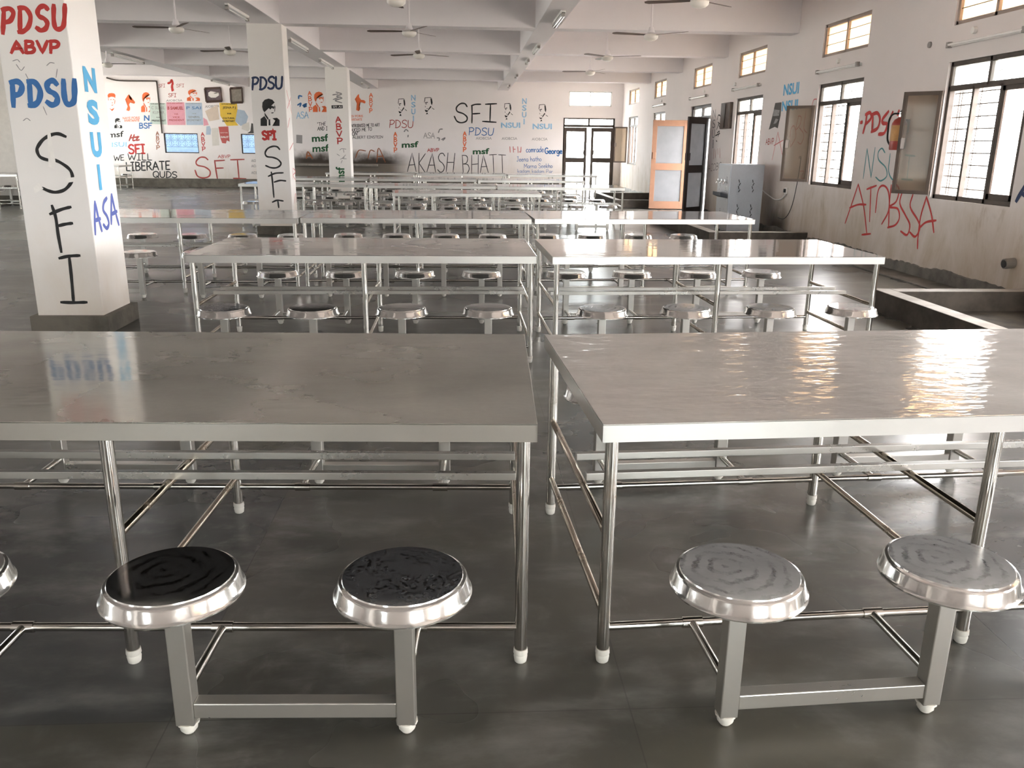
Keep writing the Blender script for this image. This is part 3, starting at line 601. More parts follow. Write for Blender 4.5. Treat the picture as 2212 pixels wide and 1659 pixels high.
def stacked(pl, text, color, t0, t1, b0, b1, wd, serif=0, fill=.8):
    """Letters one under the other; t0/t1 are the top-left and top-right pixels, b0/b1 the bottom ones."""
    n = len(text); mb = MB(); L = lambda a, b, k: (a[0]+(b[0]-a[0])*k, a[1]+(b[1]-a[1])*k)
    for i, c in enumerate(text):
        ka, kb = i/n, (i+fill)/n
        lettering(pl, 'i1' if False else c, color, L(t0, b0, kb), L(t1, b1, kb), L(t0, b0, ka), wd, serif, .01, mb)
    return finish(mb, pl, color)
def strokes(pl, color, wd, lines, smooth=True, name='painted_lettering'):
    mb = MB(); lift = newlift()
    for ln in lines:
        q = [Vector((*p, 0)) for p in ln]; q = cr(q, 5) if smooth and len(q) > 2 else [q[0]+(q[-1]-q[0])*(k/4) for k in range(5)] if len(q) == 2 else q
        ribbon(mb, pl, [pl.at((p.x, p.y)) for p in q], wd, lift)
    return finish(mb, pl, color, name)
def zoomed(z, ox, oy, lines): return [[(ox+x/z, oy+y/z) for x, y in l] for l in lines]
def type_mesh(text, bold):
    cu = bpy.data.curves.new('type', 'FONT'); cu.body = text; cu.size = 1; cu.offset = bold; cu.resolution_u = 3
    o = bpy.data.objects.new('type', cu); COL.objects.link(o); bpy.context.view_layer.update()
    me = bpy.data.meshes.new_from_object(o.evaluated_get(bpy.context.evaluated_depsgraph_get())); bpy.data.objects.remove(o); bpy.data.curves.remove(cu); return me
def typed(pl, text, color, bl, br, tl, bold=.03, mb=None, shear=0):
    """Stencil type filling a frame given in photo pixels."""
    me = type_mesh(text, bold); vs = [v.co.copy() for v in me.vertices]; own = mb is None; mb = mb or MB()
    x0, x1 = min(v.x for v in vs), max(v.x for v in vs); y0, y1 = min(v.y for v in vs), max(v.y for v in vs)
    O, U, V = frame(pl, bl, br, tl); lift = newlift()
    nv = [mb.bm.verts.new(O+U*((v.x-x0)/(x1-x0))+V*((v.y-y0)/(y1-y0))+pl.n*lift) for v in vs]
    for p in me.polygons: mb._f([nv[i] for i in p.vertices])
    bpy.data.meshes.remove(me); return finish(mb, pl, color) if own else None
def typed_stack(pl, text, color, t0, t1, b0, b1, bold=.03, fill=.84):
    n = len(text); mb = MB(); L = lambda a, b, k: (a[0]+(b[0]-a[0])*k, a[1]+(b[1]-a[1])*k)
    for i, c in enumerate(text):
        ka, kb = i/n, (i+fill)/n; l, r, t = L(t0, b0, kb), L(t1, b1, kb), L(t0, b0, ka)
        if c == 'I': m = lambda a, b, k: (a[0]+(b[0]-a[0])*k, a[1]+(b[1]-a[1])*k); l, r, t = m(l, r, .36), m(l, r, .64), (t[0]+(r[0]-l[0])*.36, t[1]+(r[1]-l[1])*.36)
        typed(pl, c, color, l, r, t, bold, mb)
    return finish(mb, pl, color)
def shapes(pl, color, polys, name='stencil_picture'):
    mb = MB(); lift = newlift()
    for p in polys: mb.poly([pl.at(q)+pl.n*lift for q in p])
    bmesh.ops.triangulate(mb.bm, faces=mb.bm.faces[:], ngon_method='EAR_CLIP'); return finish(mb, pl, color, name)
# stencilled portraits: patches in a unit box (x right, y down)
HAIR = {
 'side': [[(.08, .30), (.10, .14), (.22, .04), (.42, 0), (.62, .04), (.74, .14), (.60, .12), (.46, .14), (.34, .20), (.28, .30), (.26, .42), (.20, .50), (.12, .42)], [(.40, .30), (.58, .26), (.74, .30), (.72, .34), (.58, .33), (.44, .36)], [(.46, .36), (.56, .35), (.55, .39), (.47, .39)], [(.64, .34), (.72, .35), (.70, .38), (.64, .37)], [(.56, .51), (.70, .50), (.66, .54), (.56, .54)], [(.20, .50), (.30, .60), (.40, .70), (.44, .80), (.34, .74), (.22, .62)],
          [(0, .74), (.20, .64), (.34, .78), (.26, .86), (.34, 1), (0, 1)], [(.42, .78), (.50, .74), (.52, .98), (.42, .98)], [(.62, .72), (.86, .70), (1, .78), (1, 1), (.62, 1), (.74, .90), (.84, .84), (.72, .78)], [(.72, .20), (.78, .30), (.76, .46), (.73, .50), (.74, .32)]],
 'cap': [[(.10, .26), (.06, .12), (.18, .02), (.46, 0), (.70, .03), (.80, .12), (.78, .28), (.66, .22), (.40, .20), (.22, .24)], [(.10, .26), (.16, .30), (.16, .42), (.12, .40)], [(.30, .36), (.44, .34), (.44, .37), (.32, .39)], [(.56, .34), (.70, .36), (.68, .39), (.56, .37)], [(.44, .54), (.58, .53), (.56, .56), (.46, .56)], [(.40, .66), (.62, .65), (.54, .69), (.46, .69)], [(.20, .84), (.44, .90), (.70, .82), (.60, .94), (.46, 1), (.40, .94)], [(.74, .34), (.78, .44), (.72, .62), (.70, .58)]],
 'topi': [[(.16, .30), (.14, .28), (.18, .02), (.22, .02), (.20, .22)], [(.18, .02), (.60, 0), (.72, .06), (.70, .08), (.58, .03), (.20, .05)], [(.60, .06), (.72, .10), (.76, .30), (.72, .46), (.64, .36), (.62, .24)], [(.18, .30), (.40, .26), (.42, .30), (.22, .34)], [(.24, .36), (.34, .35), (.32, .40), (.24, .40)], [(.20, .46), (.26, .54), (.22, .58)], [(.28, .64), (.46, .62), (.38, .66)], [(.62, .48), (.68, .54), (.46, .74), (.42, .70)], [(.18, .70), (.26, .76), (.46, .76), (.34, .84), (.24, .82)], [(.70, .58), (.90, .68), (.86, .70), (.72, .62)], [(.30, .90), (.38, .86), (.44, .98), (.38, .94), (.28, .98)]],
 'run': [[(.06, .30), (.30, .06), (.42, 0), (.44, .22), (.60, .34), (.86, .36), (1, .46), (.92, .56), (.70, .50), (.52, .48), (.42, .62), (.52, .80), (.50, .92), (.40, 1), (.18, .94), (.30, .72), (.24, .56), (.20, .40)]]}
def portrait(pl, kind, color, x0, y0, x1, y1, name='stencil_portrait'):
    return shapes(pl, color, [[(x0+(x1-x0)*a, y0+(y1-y0)*b) for a, b in p] for p in HAIR[kind]], name)

# nearest pillar
lettering(F1, 'PDSU', 'red', (4, 72), (140, 62), (4, 20), .22, jit=.04, gap=.3)
lettering(F1, 'ABVP', 'red', (25, 114), (128, 114), (24, 89), .34, .13, .01)
lettering(F1, 'PDSU', 'blue', (27, 229), (163, 225), (24, 177), .26, jit=.02, gap=.32)
strokes(F1, 'black', .026, zoomed(3.95, 0, 0, [[(560, 1165), (500, 1142), (440, 1150), (370, 1190), (325, 1250), (318, 1290), (345, 1340), (410, 1365), (480, 1370), (560, 1415), (605, 1460), (620, 1520), (600, 1570), (550, 1620), (480, 1640), (420, 1630), (365, 1605)]]))
strokes(F1, 'black', .026, zoomed(3.77, 0, 300, [[(425, 545), (455, 640), (475, 780), (500, 920)], [(410, 612), (500, 575), (575, 555)], [(478, 708), (530, 695), (588, 687)], [(485, 972), (560, 955), (648, 950)], [(565, 960), (585, 1150), (600, 1330)], [(500, 1330), (600, 1333), (706, 1330)]]))
shapes(F1, 'white', [zoomed(3.95, 0, 0, [[(405, 1130), (430, 1125), (475, 1380), (460, 1440), (415, 1420)]])[0], zoomed(3.95, 0, 0, [[(560, 1520), (645, 1510), (640, 1550), (560, 1560)]])[0], zoomed(3.95, 0, 0, [[(285, 1600), (330, 1560), (372, 1610), (300, 1650)]])[0]], 'paint_patch')
strokes(F1, 'grey', .006, zoomed(3.95, 0, 0, [[(110, 520), (150, 510), (170, 530)], [(140, 550), (180, 600), (210, 570)], [(400, 560), (430, 535), (465, 540)], [(220, 630), (245, 680)], [(490, 590), (480, 660)], [(200, 1030), (230, 1010), (260, 1030)], [(370, 910), (400, 980)]]), name='faint_scribble')
typed_stack(S1, 'NSUI', 'sky', (177, 142), (205, 148), (209, 428), (229, 424), .055, .78)
strokes(S1, 'violet', .034, zoomed(3.77, 0, 300, [[(775, 775), (770, 640), (772, 515)], [(772, 515), (800, 640), (828, 748)], [(772, 665), (815, 650)], [(868, 482), (845, 520), (840, 580), (870, 630), (885, 690), (868, 728), (842, 700)], [(905, 690), (905, 560), (908, 455)], [(908, 455), (935, 580), (966, 698)], [(905, 615), (950, 590)]]))
# middle pillar
lettering(F2, 'PDSU', 'navy', (544, 194), (609, 191), (545, 168), .19, jit=.05)
portrait(F2, 'side', 'black', 563, 213, 604, 272)
lettering(F2, 'SFI', 'red', (568, 301), (596, 301), (567, 284), .34, jit=.02); shapes(F2, 'red', [[(589.5, 276), (591.3, 281), (596, 281.5), (592.6, 284.8), (594, 290), (589.7, 287), (585.2, 290), (586.8, 284.8), (583.2, 281.5), (588, 281)]], 'painted_star')
strokes(F2, 'black', .028, zoomed(6.38, 500, 230, [[(665, 592), (630, 556), (570, 550), (500, 580), (465, 640), (490, 690), (570, 702), (640, 730), (682, 780), (665, 820), (610, 846), (540, 842), (472, 815)], [(550, 905), (565, 1030), (585, 1250)], [(510, 962), (600, 922), (712, 914)], [(590, 1042), (670, 1020), (748, 1026)], [(565, 1318), (630, 1293), (712, 1302)], [(640, 1300), (652, 1392)]]))
strokes(S2, 'pink', .02, zoomed(6.38, 500, 30, [[(755, 1050), (790, 1200), (830, 1380)], [(815, 1150), (770, 1300)], [(800, 1440), (775, 1560)]])+zoomed(6.38, 500, 230, [[(800, 160), (775, 290)], [(850, 500), (800, 600)], [(840, 850), (845, 1000)], [(850, 850), (880, 900), (850, 950), (885, 1020)], [(865, 1330), (880, 1200), (895, 1320)]]))
# far pillar
shapes(F3, 'black', [[(716, 227.5), (740, 227), (740.5, 234), (716.5, 234.5)]], 'stencil_label'); typed(F3, 'SFI AI', 'white', (719, 233), (738, 232.6), (719, 229), .0)
strokes(F3, 'grey', .03, [[(726, 199), (738, 203), (727, 208), (739, 212), (724, 217), (738, 222)], [(719, 205), (730, 203)], [(720, 215), (735, 209)]], name='faint_scribble')
stacked(F3, 'ABVP', 'red', (725, 252), (736, 252), (729, 314), (740, 314), .24, .14, .78)
strokes(F3, 'grey', .014, zoomed(9.617, 630, 290, [[(1000, 330), (1040, 300), (1130, 310)], [(1075, 310), (1085, 380)], [(940, 410), (1000, 450)], [(1120, 430), (1060, 500), (1140, 510)], [(1010, 520), (1100, 480)], [(1050, 540), (1030, 600)]]), name='faint_scribble')
typed(F3, 'msf', 'green', (745, 393), (744, 360.5), (726, 393), .03)
# far wall, from left to right
portrait(BACK, 'cap', 'orange', 231, 201, 254, 240); portrait(BACK, 'run', 'orange', 269, 204, 292, 240); portrait(BACK, 'side', 'orange', 305, 199, 330, 242)
portrait(BACK, 'side', 'black', 247, 255, 264, 277); typed(BACK, 'NAYE PORIS', 'orange', (265, 258), (302, 257), (265, 252.5), .01); typed(BACK, 'VIVRTANTE', 'orange', (268, 263.5), (301, 262.5), (268, 258.5), .02)
typed(BACK, 'N', 'blue', (311, 261), (323, 261), (311, 249), .03); lettering(BACK, 'BSF', 'blue', (301, 277), (328, 277), (301, 266), .22, .1, .01)
typed(BACK, 'msf', 'black', (234, 298), (267, 295.5), (234, 285), .02); typed(BACK, 'NSUI', 'pale', (230, 318), (274, 317), (230, 307.5), .03)
lettering(BACK, 'SFI', 'red', (279, 332), (313, 331), (278, 313), .22); strokes(BACK, 'dred', .05, [[(284, 291), (279, 304)], [(290, 291), (287, 303), (292, 303)], [(293, 297), (299, 295), (294, 303), (301, 302)], [(283, 298), (300, 295)]])
lettering(BACK, 'WE', 'black', (246, 348), (268, 346), (246, 336), .16); lettering(BACK, 'WILL', 'black', (276, 346), (328, 346), (276, 332), .16)
lettering(BACK, 'LIBERATE', 'black', (273, 369), (367, 366), (272, 351), .17); lettering(BACK, 'QUDS', 'black', (331, 383), (382, 384), (331, 370), .18)
stacked(BACK, 'ABVP', 'brown', (337, 284), (343, 284), (338, 325), (345, 325), .2, .12)
lettering(BACK, 'SFI', 'dred', (343, 189), (356, 188.5), (343, 182), .14, .08); lettering(BACK, 'SFI', 'dred', (381, 188.5), (397, 188), (381, 182), .14, .08); strokes(BACK, 'red', .07, [[(363, 180), (368, 178), (371, 173), (373, 180), (371, 188), (374, 195)], [(372, 184), (372, 196)]], name='stencil_picture')
lettering(BACK, 'SFI', 'dred', (364, 209.5), (380, 209.5), (364, 202), .17, .08); typed(BACK, 'AIOBCSA', 'grey', (359, 219.5), (394, 219), (359, 215), .01); typed(BACK, 'AIOBCSA', 'grey', (443, 233), (474, 232), (443, 227.5), .01)
portrait(BACK, 'side', 'orange', 404, 193, 432, 218); stacked(BACK, 'ABVP', 'red', (434, 286), (441, 286), (437, 328), (444, 328), .22, .12)
strokes(BACK, 'dred', .05, zoomed(6.38, 220, 150, [[(1462, 1245), (1420, 1212), (1350, 1215), (1300, 1270), (1320, 1320), (1420, 1345), (1490, 1400), (1480, 1470), (1400, 1495), (1320, 1470), (1285, 1390)], [(1555, 1255), (1570, 1370), (1592, 1505)], [(1555, 1260), (1690, 1252)], [(1570, 1362), (1672, 1358)], [(1775, 1245), (1960, 1240)], [(1868, 1245), (1890, 1495)], [(1815, 1500), (1985, 1507)]]))
lettering(BACK, 'ABVP', 'red', (471, 341.5), (497, 341), (471, 335), .17, .1, .01)
for k, y in enumerate((350, 361.5, 376)): typed(BACK, 'AIOBCSA', 'grey', (543, y), (566, y), (543, y-6), .01)
strokes(BACK, 'blue', .05, [[(652, 208), (646, 207), (645, 213)], [(643, 227), (650, 223), (648, 230)], [(654, 228), (662, 224), (656, 231), (662, 229)]], name='stencil_picture'); lettering(BACK, 'ASA', 'pale', (641, 256), (666, 255), (641, 242), .14, .05)
stacked(BACK, 'ABVP', 'orange', (665, 197), (672, 197), (668, 243), (675, 243), .22, .12); portrait(BACK, 'side', 'orange', 676, 198, 706, 242)
lettering(BACK, '"THE E', 'black', (686, 272), (712, 270), (686, 265), .15); lettering(BACK, 'AND IN', 'black', (686, 282), (712, 281), (686, 274), .15)
typed(BACK, 'msf', 'green', (674, 307), (710, 305), (673, 291), .03); typed(BACK, 'msf', 'green', (675, 329), (711, 327), (675, 313), .03)
strokes(BACK, 'brown', .05, [[(662, 342), (665, 328), (675, 342)], [(663, 337), (672, 336)]])
portrait(BACK, 'run', 'orange', 765, 203, 790, 240); stacked(BACK, 'ABVP', 'orange', (798, 201), (805, 201), (798, 246), (804, 246), .22, .12)
typed(BACK, 'DEV PORIS', 'orange', (753, 254), (784, 253), (753, 249), .01); typed(BACK, 'VIVRTANTE', 'orange', (756, 261), (782, 260.5), (756, 256), .01)
lettering(BACK, 'INTRODUCED ME TO ART', 'black', (757, 275), (820, 273), (757, 268.5), .15); lettering(BACK, 'DUCED ME TO', 'black', (757, 285), (803, 282), (757, 278), .15); lettering(BACK, 'ION"', 'black', (757, 294), (774, 292), (757, 286), .15); lettering(BACK, 'ALBERT EINSTEIN', 'black', (762, 299.5), (827, 298.5), (762, 294), .16)
strokes(BACK, 'brown', .035, [[(768, 341), (775, 325), (790, 326)], [(795, 342), (800, 325), (809, 327)], [(814, 350), (818, 320), (832, 350)], [(816, 338), (828, 337)]])
Z6 = lambda *p: [(820+x/5.267, 180+y/5.267) for x, y in p]
for x0, y0, x1, y1 in ((190, 172, 325, 375), (485, 158, 640, 360), (1398, 225, 1530, 420), (1790, 238, 1930, 440)): a, b = Z6((x0, y0), (x1, y1)); portrait(BACK, 'topi', 'black', *a, *b)
typed_stack(BACK, 'NSUI', 'pale', *Z6((358, 132), (410, 132), (362, 445), (408, 445)), .03); typed_stack(BACK, 'NSUI', 'pale', *Z6((1622, 170), (1675, 170), (1618, 480), (1668, 480)), .03)
lettering(BACK, 'PDSU', 'dred', *Z6((108, 505), (378, 505), (112, 420)), .11, jit=.06)
strokes(BACK, 'black', .05, [Z6(*l) for l in ([(995, 265), (970, 232), (920, 232), (875, 275), (885, 320), (950, 345), (995, 385), (985, 430), (930, 448), (880, 430), (850, 375)], [(1050, 250), (1052, 350), (1050, 450)], [(1045, 255), (1090, 240), (1150, 238)], [(1052, 348), (1140, 342)], [(1205, 238), (1330, 232)], [(1262, 238), (1255, 438)], [(1172, 433), (1325, 443)])])
typed(BACK, 'NSUI', 'pale', *Z6((1380, 508), (1600, 508), (1380, 445)), .035); typed(BACK, 'NSUI', 'pale', *Z6((1740, 522), (1960, 522), (1740, 458)), .035)
lettering(BACK, 'PDSU', 'blue', *Z6((1012, 588), (1290, 592), (1020, 505)), .12, jit=.05)
stacked(BACK, 'ABVP', 'orange', *Z6((163, 555), (195, 555), (163, 795), (197, 795)), .24, .14); stacked(BACK, 'ABVP', 'orange', *Z6((952, 548), (985, 548), (950, 790), (983, 790)), .24, .14)
lettering(BACK, 'ASA', 'grey', *Z6((502, 622), (625, 625), (505, 560)), .1, .05); strokes(BACK, 'grey', .04, [Z6(*l) for l in ([(670, 560), (685, 525), (715, 520)], [(655, 620), (680, 625), (675, 650)], [(705, 640), (745, 620), (720, 650)], [(280, 550), (300, 525), (325, 545)], [(325, 590), (322, 610)])], name='stencil_picture')
for x0, x1, y in ((1095, 1275, 640), (1390, 1565, 643), (1732, 1910, 650)): typed(BACK, 'AIOBCSA', 'grey', *Z6((x0, y), (x1, y), (x0, y-30)), .0)
typed(BACK, 'msf', 'green', *Z6((252, 735), (442, 728), (252, 665)), .03); typed(BACK, 'msf', 'green', *Z6((1060, 810), (1248, 805), (1060, 742)), .03)
lettering(BACK, 'ABVP', 'red', *Z6((545, 778), (675, 775), (545, 742)), .2, .1, .01)
lettering(BACK, 'AKASH', 'black', *Z6((315, 1010), (840, 1005), (330, 795)), .045, jit=.06); lettering(BACK, 'BHATT', 'black', *Z6((945, 1030), (1440, 1020), (940, 820)), .045, jit=.05)
lettering(BACK, 'comrade', 'blue', *Z6((1668, 785), (1865, 782), (1668, 720)), .12); lettering(BACK, 'George', 'blue', *Z6((1882, 800), (2075, 800), (1882, 735)), .2, jit=.01)
lettering(BACK, 'Jeena hatho', 'blue', *Z6((1560, 890), (1840, 885), (1560, 835)), .1); lettering(BACK, 'Marna Seekho', 'blue', *Z6((1645, 965), (1965, 962), (1645, 915)), .1); lettering(BACK, 'kadam kadam Par', 'blue', *Z6((1570, 1015), (1970, 1020), (1570, 975)), .1)
strokes(BACK, 'pink', .03, [Z6(*l) for l in ([(1482, 720), (1486, 785)], [(1520, 720), (1524, 785)], [(1520, 750), (1545, 750)], [(1572, 720), (1576, 790)], [(1610, 725), (1605, 780), (1590, 778)])])
# right wall
Z7 = lambda *p: [(1640+x/3.771, 160+y/3.771) for x, y in p]
typed(RIGHT, 'NSUI', 'sky', *Z7((196, 178), (322, 158), (204, 85)), .03); typed(RIGHT, 'NSUI', 'sky', *Z7((183, 305), (312, 290), (190, 222)), .03)
strokes(RIGHT, 'red', .05, [Z7(*l) for l in ([(848, 478), (868, 400), (880, 318)], [(868, 330), (905, 315), (912, 360), (868, 410)], [(928, 330), (920, 470)], [(918, 330), (965, 318), (985, 370), (965, 440), (915, 470)], [(1055, 305), (1005, 370), (1010, 400), (1045, 410), (1020, 480), (975, 490)], [(1090, 310), (1060, 380)], [(1140, 300), (1130, 330)], [(828, 395), (840, 392)])])
strokes(RIGHT, 'teal', .022, [Z7(*l) for l in ([(848, 850), (880, 610)], [(880, 610), (912, 840)], [(912, 840), (945, 600)], [(1025, 640), (1000, 605), (970, 640), (975, 700), (1030, 760), (1040, 830), (990, 870), (950, 840)], [(1068, 650), (1055, 790), (1090, 862), (1125, 840), (1145, 650)], [(1190, 660), (1270, 668)], [(1225, 665), (1205, 855)], [(1160, 855), (1250, 862)])])
Z8 = lambda *p: [(1780+x/5.12, 400+y/5.12) for x, y in p]
strokes(RIGHT, 'red', .03, [Z8(*l) for l in ([(235, 420), (300, 230), (380, -10)], [(380, -10), (440, 240), (475, 540)], [(285, 250), (380, 215), (465, 215)], [(420, 548), (515, 538)], [(475, 45), (580, 5)], [(520, 20), (505, 400)], [(570, 300), (600, 60), (660, 5), (715, 80), (715, 280), (640, 430)], [(745, 0), (725, 200), (715, 470)], [(760, -40), (830, 40), (800, 180), (725, 240), (815, 260), (835, 360), (790, 440), (705, 468)], [(870, 60), (840, 200), (900, 330), (950, 440), (920, 550), (850, 510)], [(985, 100), (955, 240), (1040, 390), (1060, 480), (1010, 570), (950, 520)], [(1040, 580), (1070, 350), (1135, 130)], [(1135, 130), (1190, 330), (1215, 520)], [(1060, 470), (1130, 410), (1240, 390)], [(1038, 590), (1035, 700)])])
Z9 = lambda *p: [(1480+x/5.183, 160+y/5.183) for x, y in p]
strokes(RIGHT, 'pink', .02, [Z9(*l) for l in ([(975, 960), (1040, 650)], [(1040, 650), (1100, 960)], [(995, 800), (1100, 740)], [(1150, 570), (1110, 900)], [(1180, 820), (1180, 640), (1220, 580), (1240, 700), (1180, 820)], [(1270, 480), (1240, 620), (1290, 560), (1300, 480), (1265, 470)], [(1280, 600), (1330, 680), (1300, 780), (1260, 760)], [(1355, 420), (1330, 600), (1365, 660)], [(1285, 1090), (1330, 1090), (1300, 1160), (1340, 1180)], [(1420, 360), (1440, 290), (1475, 280)])])
lettering(RIGHT, 'ABVP', 'dred', *Z9((903, 790), (993, 782), (905, 728)), .18, .08, .01)
typed_stack(RIGHT, 'NSUI', 'grey', *Z9((312, 400), (345, 396), (295, 850), (328, 845)), .0); strokes(RIGHT, 'black', .03, [Z9(*l) for l in ([(360, 510), (375, 460), (400, 480), (400, 560), (370, 540)], [(355, 620), (375, 560)], [(375, 560), (392, 610)], [(360, 660), (385, 640), (370, 700)], [(340, 690), (390, 665)], [(350, 745), (358, 755)])])
lettering(RIGHT, 'AIOBC', 'black', *Z9((255, 1090), (400, 1065), (262, 1015)), .08); strokes(RIGHT, 'dred', .02, [Z9(*l) for l in ([(320, 950), (325, 840)], [(345, 850), (340, 940)], [(365, 835), (370, 900)], [(390, 830), (392, 940)])])
strokes(RIGHT, 'navy', .05, [[(2196, 434), (2206, 416), (2222, 390)], [(2206, 416), (2232, 434)]])

# ------------------------------------------------------------------ papers and pictures on the far wall
def poster(name, mat, quad, label, cat='poster', pl=BACK, lines=(), group=None, t=.003):
    P = [pl.at(q) for q in quad]; c = sum(P, Vector())/len(P)
    o = MB().slab(P, pl.n*t).build(name, mat, origin=c); tag(o, label, cat, group)
    L = Plane(pl.a, pl.p+pl.o*t, pl.o, o.name)
    for (txt, col, x0, x1, y, h, b) in lines:
        q = finish_typed(L, txt, col, x0, x1, y, h, b)
    return o
def finish_typed(L, txt, col, x0, x1, y, h, b):
    q = typed(L, txt, col, (x0, y), (x1, y), (x0, y-h), b); q.name = 'printed_text'; return q
GP = 'candidate papers pasted on the far wall'
poster('paper_poster', M['p_green'], [(323, 222), (358, 223), (360, 269), (325, 268)], 'pale green printed paper, left of the pink one on the far wall', lines=[('VOTE AND SUPPORT', 'black', 325, 356, 225.5, 2.2, .03), ('C SUNIL', 'grey', 327, 356, 236, 6.5, .0), ('KUMAR', 'grey', 330, 355, 246, 6, .0), ('FOR', 'black', 338, 346, 255, 2.5, .02), ('PRESIDENT', 'black', 328, 358, 262.5, 3.8, .03)], group=GP)
poster('paper_poster', M['p_pink'], [(359, 221), (398, 221), (401, 270), (362, 270)], 'bright pink printed paper between the green and blue ones', lines=[('VOTE AND SUPPORT', 'dred', 361, 395, 224, 2.2, .03), ('B SAMUEL', 'dred', 362, 396, 237, 7, .03), ('FOR', 'dred', 377, 385, 248, 3, .02), ('VICE', 'dred', 373, 388, 255, 3.6, .02), ('PRESIDENT', 'dred', 365, 398, 261.5, 4, .02)], group=GP)
poster('paper_poster', M['p_blue'], [(400, 222), (436, 222), (439, 270), (403, 270)], 'pale blue printed paper right of the pink one', lines=[('VOTE AND SUPPORT', 'grey', 402, 433, 224.5, 2, .02), ('P SAI', 'blue', 403, 434, 236, 6, .0), ('FOR', 'grey', 416, 424, 247, 2.5, .0), ('GENERAL', 'grey', 407, 432, 254.5, 3.8, .02), ('SECRETARY', 'grey', 404, 435, 261.5, 4, .02)], group=GP)
poster('paper_poster', M['p_yellow'], [(474, 222), (512, 223), (513, 236), (508, 262), (515, 271), (490, 272), (476, 250)], 'golden yellow printed paper with torn lower right edge', lines=[('VOTE AND SUPPORT', 'black', 478, 509, 226, 2.4, .03), ('JESNA P J', 'black', 481, 509, 236, 6, .02), ('FOR', 'black', 491, 500, 247, 3.2, .03), ('CULTURAL', 'black', 481, 507, 257, 3.6, .03), ('SECRETARY', 'black', 480, 507, 263.5, 4, .03)], group=GP)
poster('paper_scrap', M['p_blue'], [(513, 236), (528, 239), (536, 252), (532, 266), (520, 272), (508, 262)], 'ragged pale blue paper scrap overlapping the yellow paper', 'paper')
poster('paper_scrap', M['p_cream'], [(443, 240), (470, 226), (474, 258), (452, 262)], 'torn cream paper remnant left of the yellow paper', 'paper')
poster('paper_scrap', M['p_white'], [(523, 268), (538, 264), (540, 279), (536, 284), (522, 279)], 'tilted white paper scrap above the second small window', 'paper')
poster('paper_scrap', M['p_black'], [(543, 266), (549, 268), (548, 288), (534, 288), (541, 283)], 'black paper scrap beside the middle pillar', 'paper')
poster('paper_scrap', M['p_pink'], [(439, 254), (447, 259), (451, 270), (440, 272)], 'small pink torn corner of paper below the cream remnant', 'paper')
poster('paper_scrap', M['p_blue'], [(446, 273), (453, 272), (456, 280), (455, 291), (445, 291)], 'small grey-blue shield-shaped paper beside the first small window', 'paper')
poster('paper_poster', M['p_red'], [(472, 274), (493, 273), (496, 306), (490, 303), (488, 310), (480, 309), (476, 298)], 'faded red printed paper right of the first small window', lines=[('SATYA', 'white', 476, 492, 288, 2.5, .0), ('DALIT', 'white', 477, 494, 298, 4, .05)])
poster('paper_poster', M['p_white'], [(457, 277), (471, 276), (474, 314), (459, 315)], 'plain whitish paper left of the faded red one')
poster('paper_notice', M['p_grey'], [(640, 291), (653, 292), (653, 310), (640, 309)], 'small grey notice pasted between the middle and far pillars', 'notice')
poster('torn_poster', M['p_black'], [(1675, 222.5), (1688, 221), (1686, 250), (1680, 277), (1674, 274), (1661, 280), (1669, 250)], 'torn black poster on the right wall beside the blue stencil letters', 'poster', RIGHT)
shapes(Plane('x', XR-.003, -1, 'torn_poster'), 'grey', [[(1672, 236), (1685, 238), (1683, 250), (1670, 251)], [(1676, 256), (1682, 258), (1677, 266), (1671, 268)]], 'printed_picture')
def picture(quad, mat, label, tilt):
    P = [BACK.at(q) for q in quad]; c = sum(P, Vector())/4; n = BACK.n; mb = MB()
    for a, b in zip(P, P[1:]+P[:1]): mb.bar(a+n*.02, b+n*.02, .035, .07)
    o = tag(mb.build('picture_frame', M['wood'], origin=c), label, 'picture')
    MB().slab([p+(c-p)*.08+n*.008 for p in P], n*.01).build('photograph', mat, o, origin=c)
    shp = MB(); e = BACK.at((quad[0][0]+10, quad[0][1]))-BACK.at(quad[0])
    return o
q = picture([(442.5, 191.5), (477, 190), (480, 218.5), (446, 220)], M['photo_a'], 'wider framed dark photograph hanging askew on the far wall', 0)
L = Plane('y', YB-.0185, -1, q.name)
o = shapes(L, 'white', [[(450, 200), (455, 197), (459, 202), (465, 203), (472, 200), (473, 206), (466, 211), (456, 211), (450, 207)]], 'photograph_detail')
q = picture([(497.5, 191), (523, 190), (524.5, 221), (499.5, 222)], M['photo_b'], 'narrower upright framed photograph next to the middle pillar', 0)

# ------------------------------------------------------------------ ceiling fans, tube lights, fittings
def make_fan():
    r = thing('ceiling_fan', 'x', 'fan')
    MB().lathe([(0, .03), (.03, .03), (.09, .02), (.105, 0), (.10, -.03), (.07, -.055), (.035, -.065), (0, -.066)], (0, 0, 0), 28).build('motor_housing', M['fanw'], r, smooth=45)
    MB().tube([(0, 0, .03), (0, 0, ZC-3.0)], .012, 10).lathe([(0, .10), (.03, .10), (.055, .03), (.05, .02), (0, .02)], (0, 0, .02), 16).build('down_rod', M['ceil'], r, smooth=45)
    for k in range(3):
        a = R(20+120*k); d = Vector((math.cos(a), math.sin(a), 0)); n = Vector((-d.y, d.x, 0)); m = MB()
        pts = [d*.10-n*.025, d*.2-n*.035, d*.56-n*.045, d*.60-n*.02, d*.60+n*.02, d*.56+n*.045, d*.2+n*.035, d*.10+n*.025]
        m.slab([p+Vector((0, 0, .012+(p.dot(n))*.18)) for p in pts], (0, 0, .004)).build('blade', M['fanb'], r)
    return r
FAN = make_fan(); GF = 'ceiling fans between the beams'
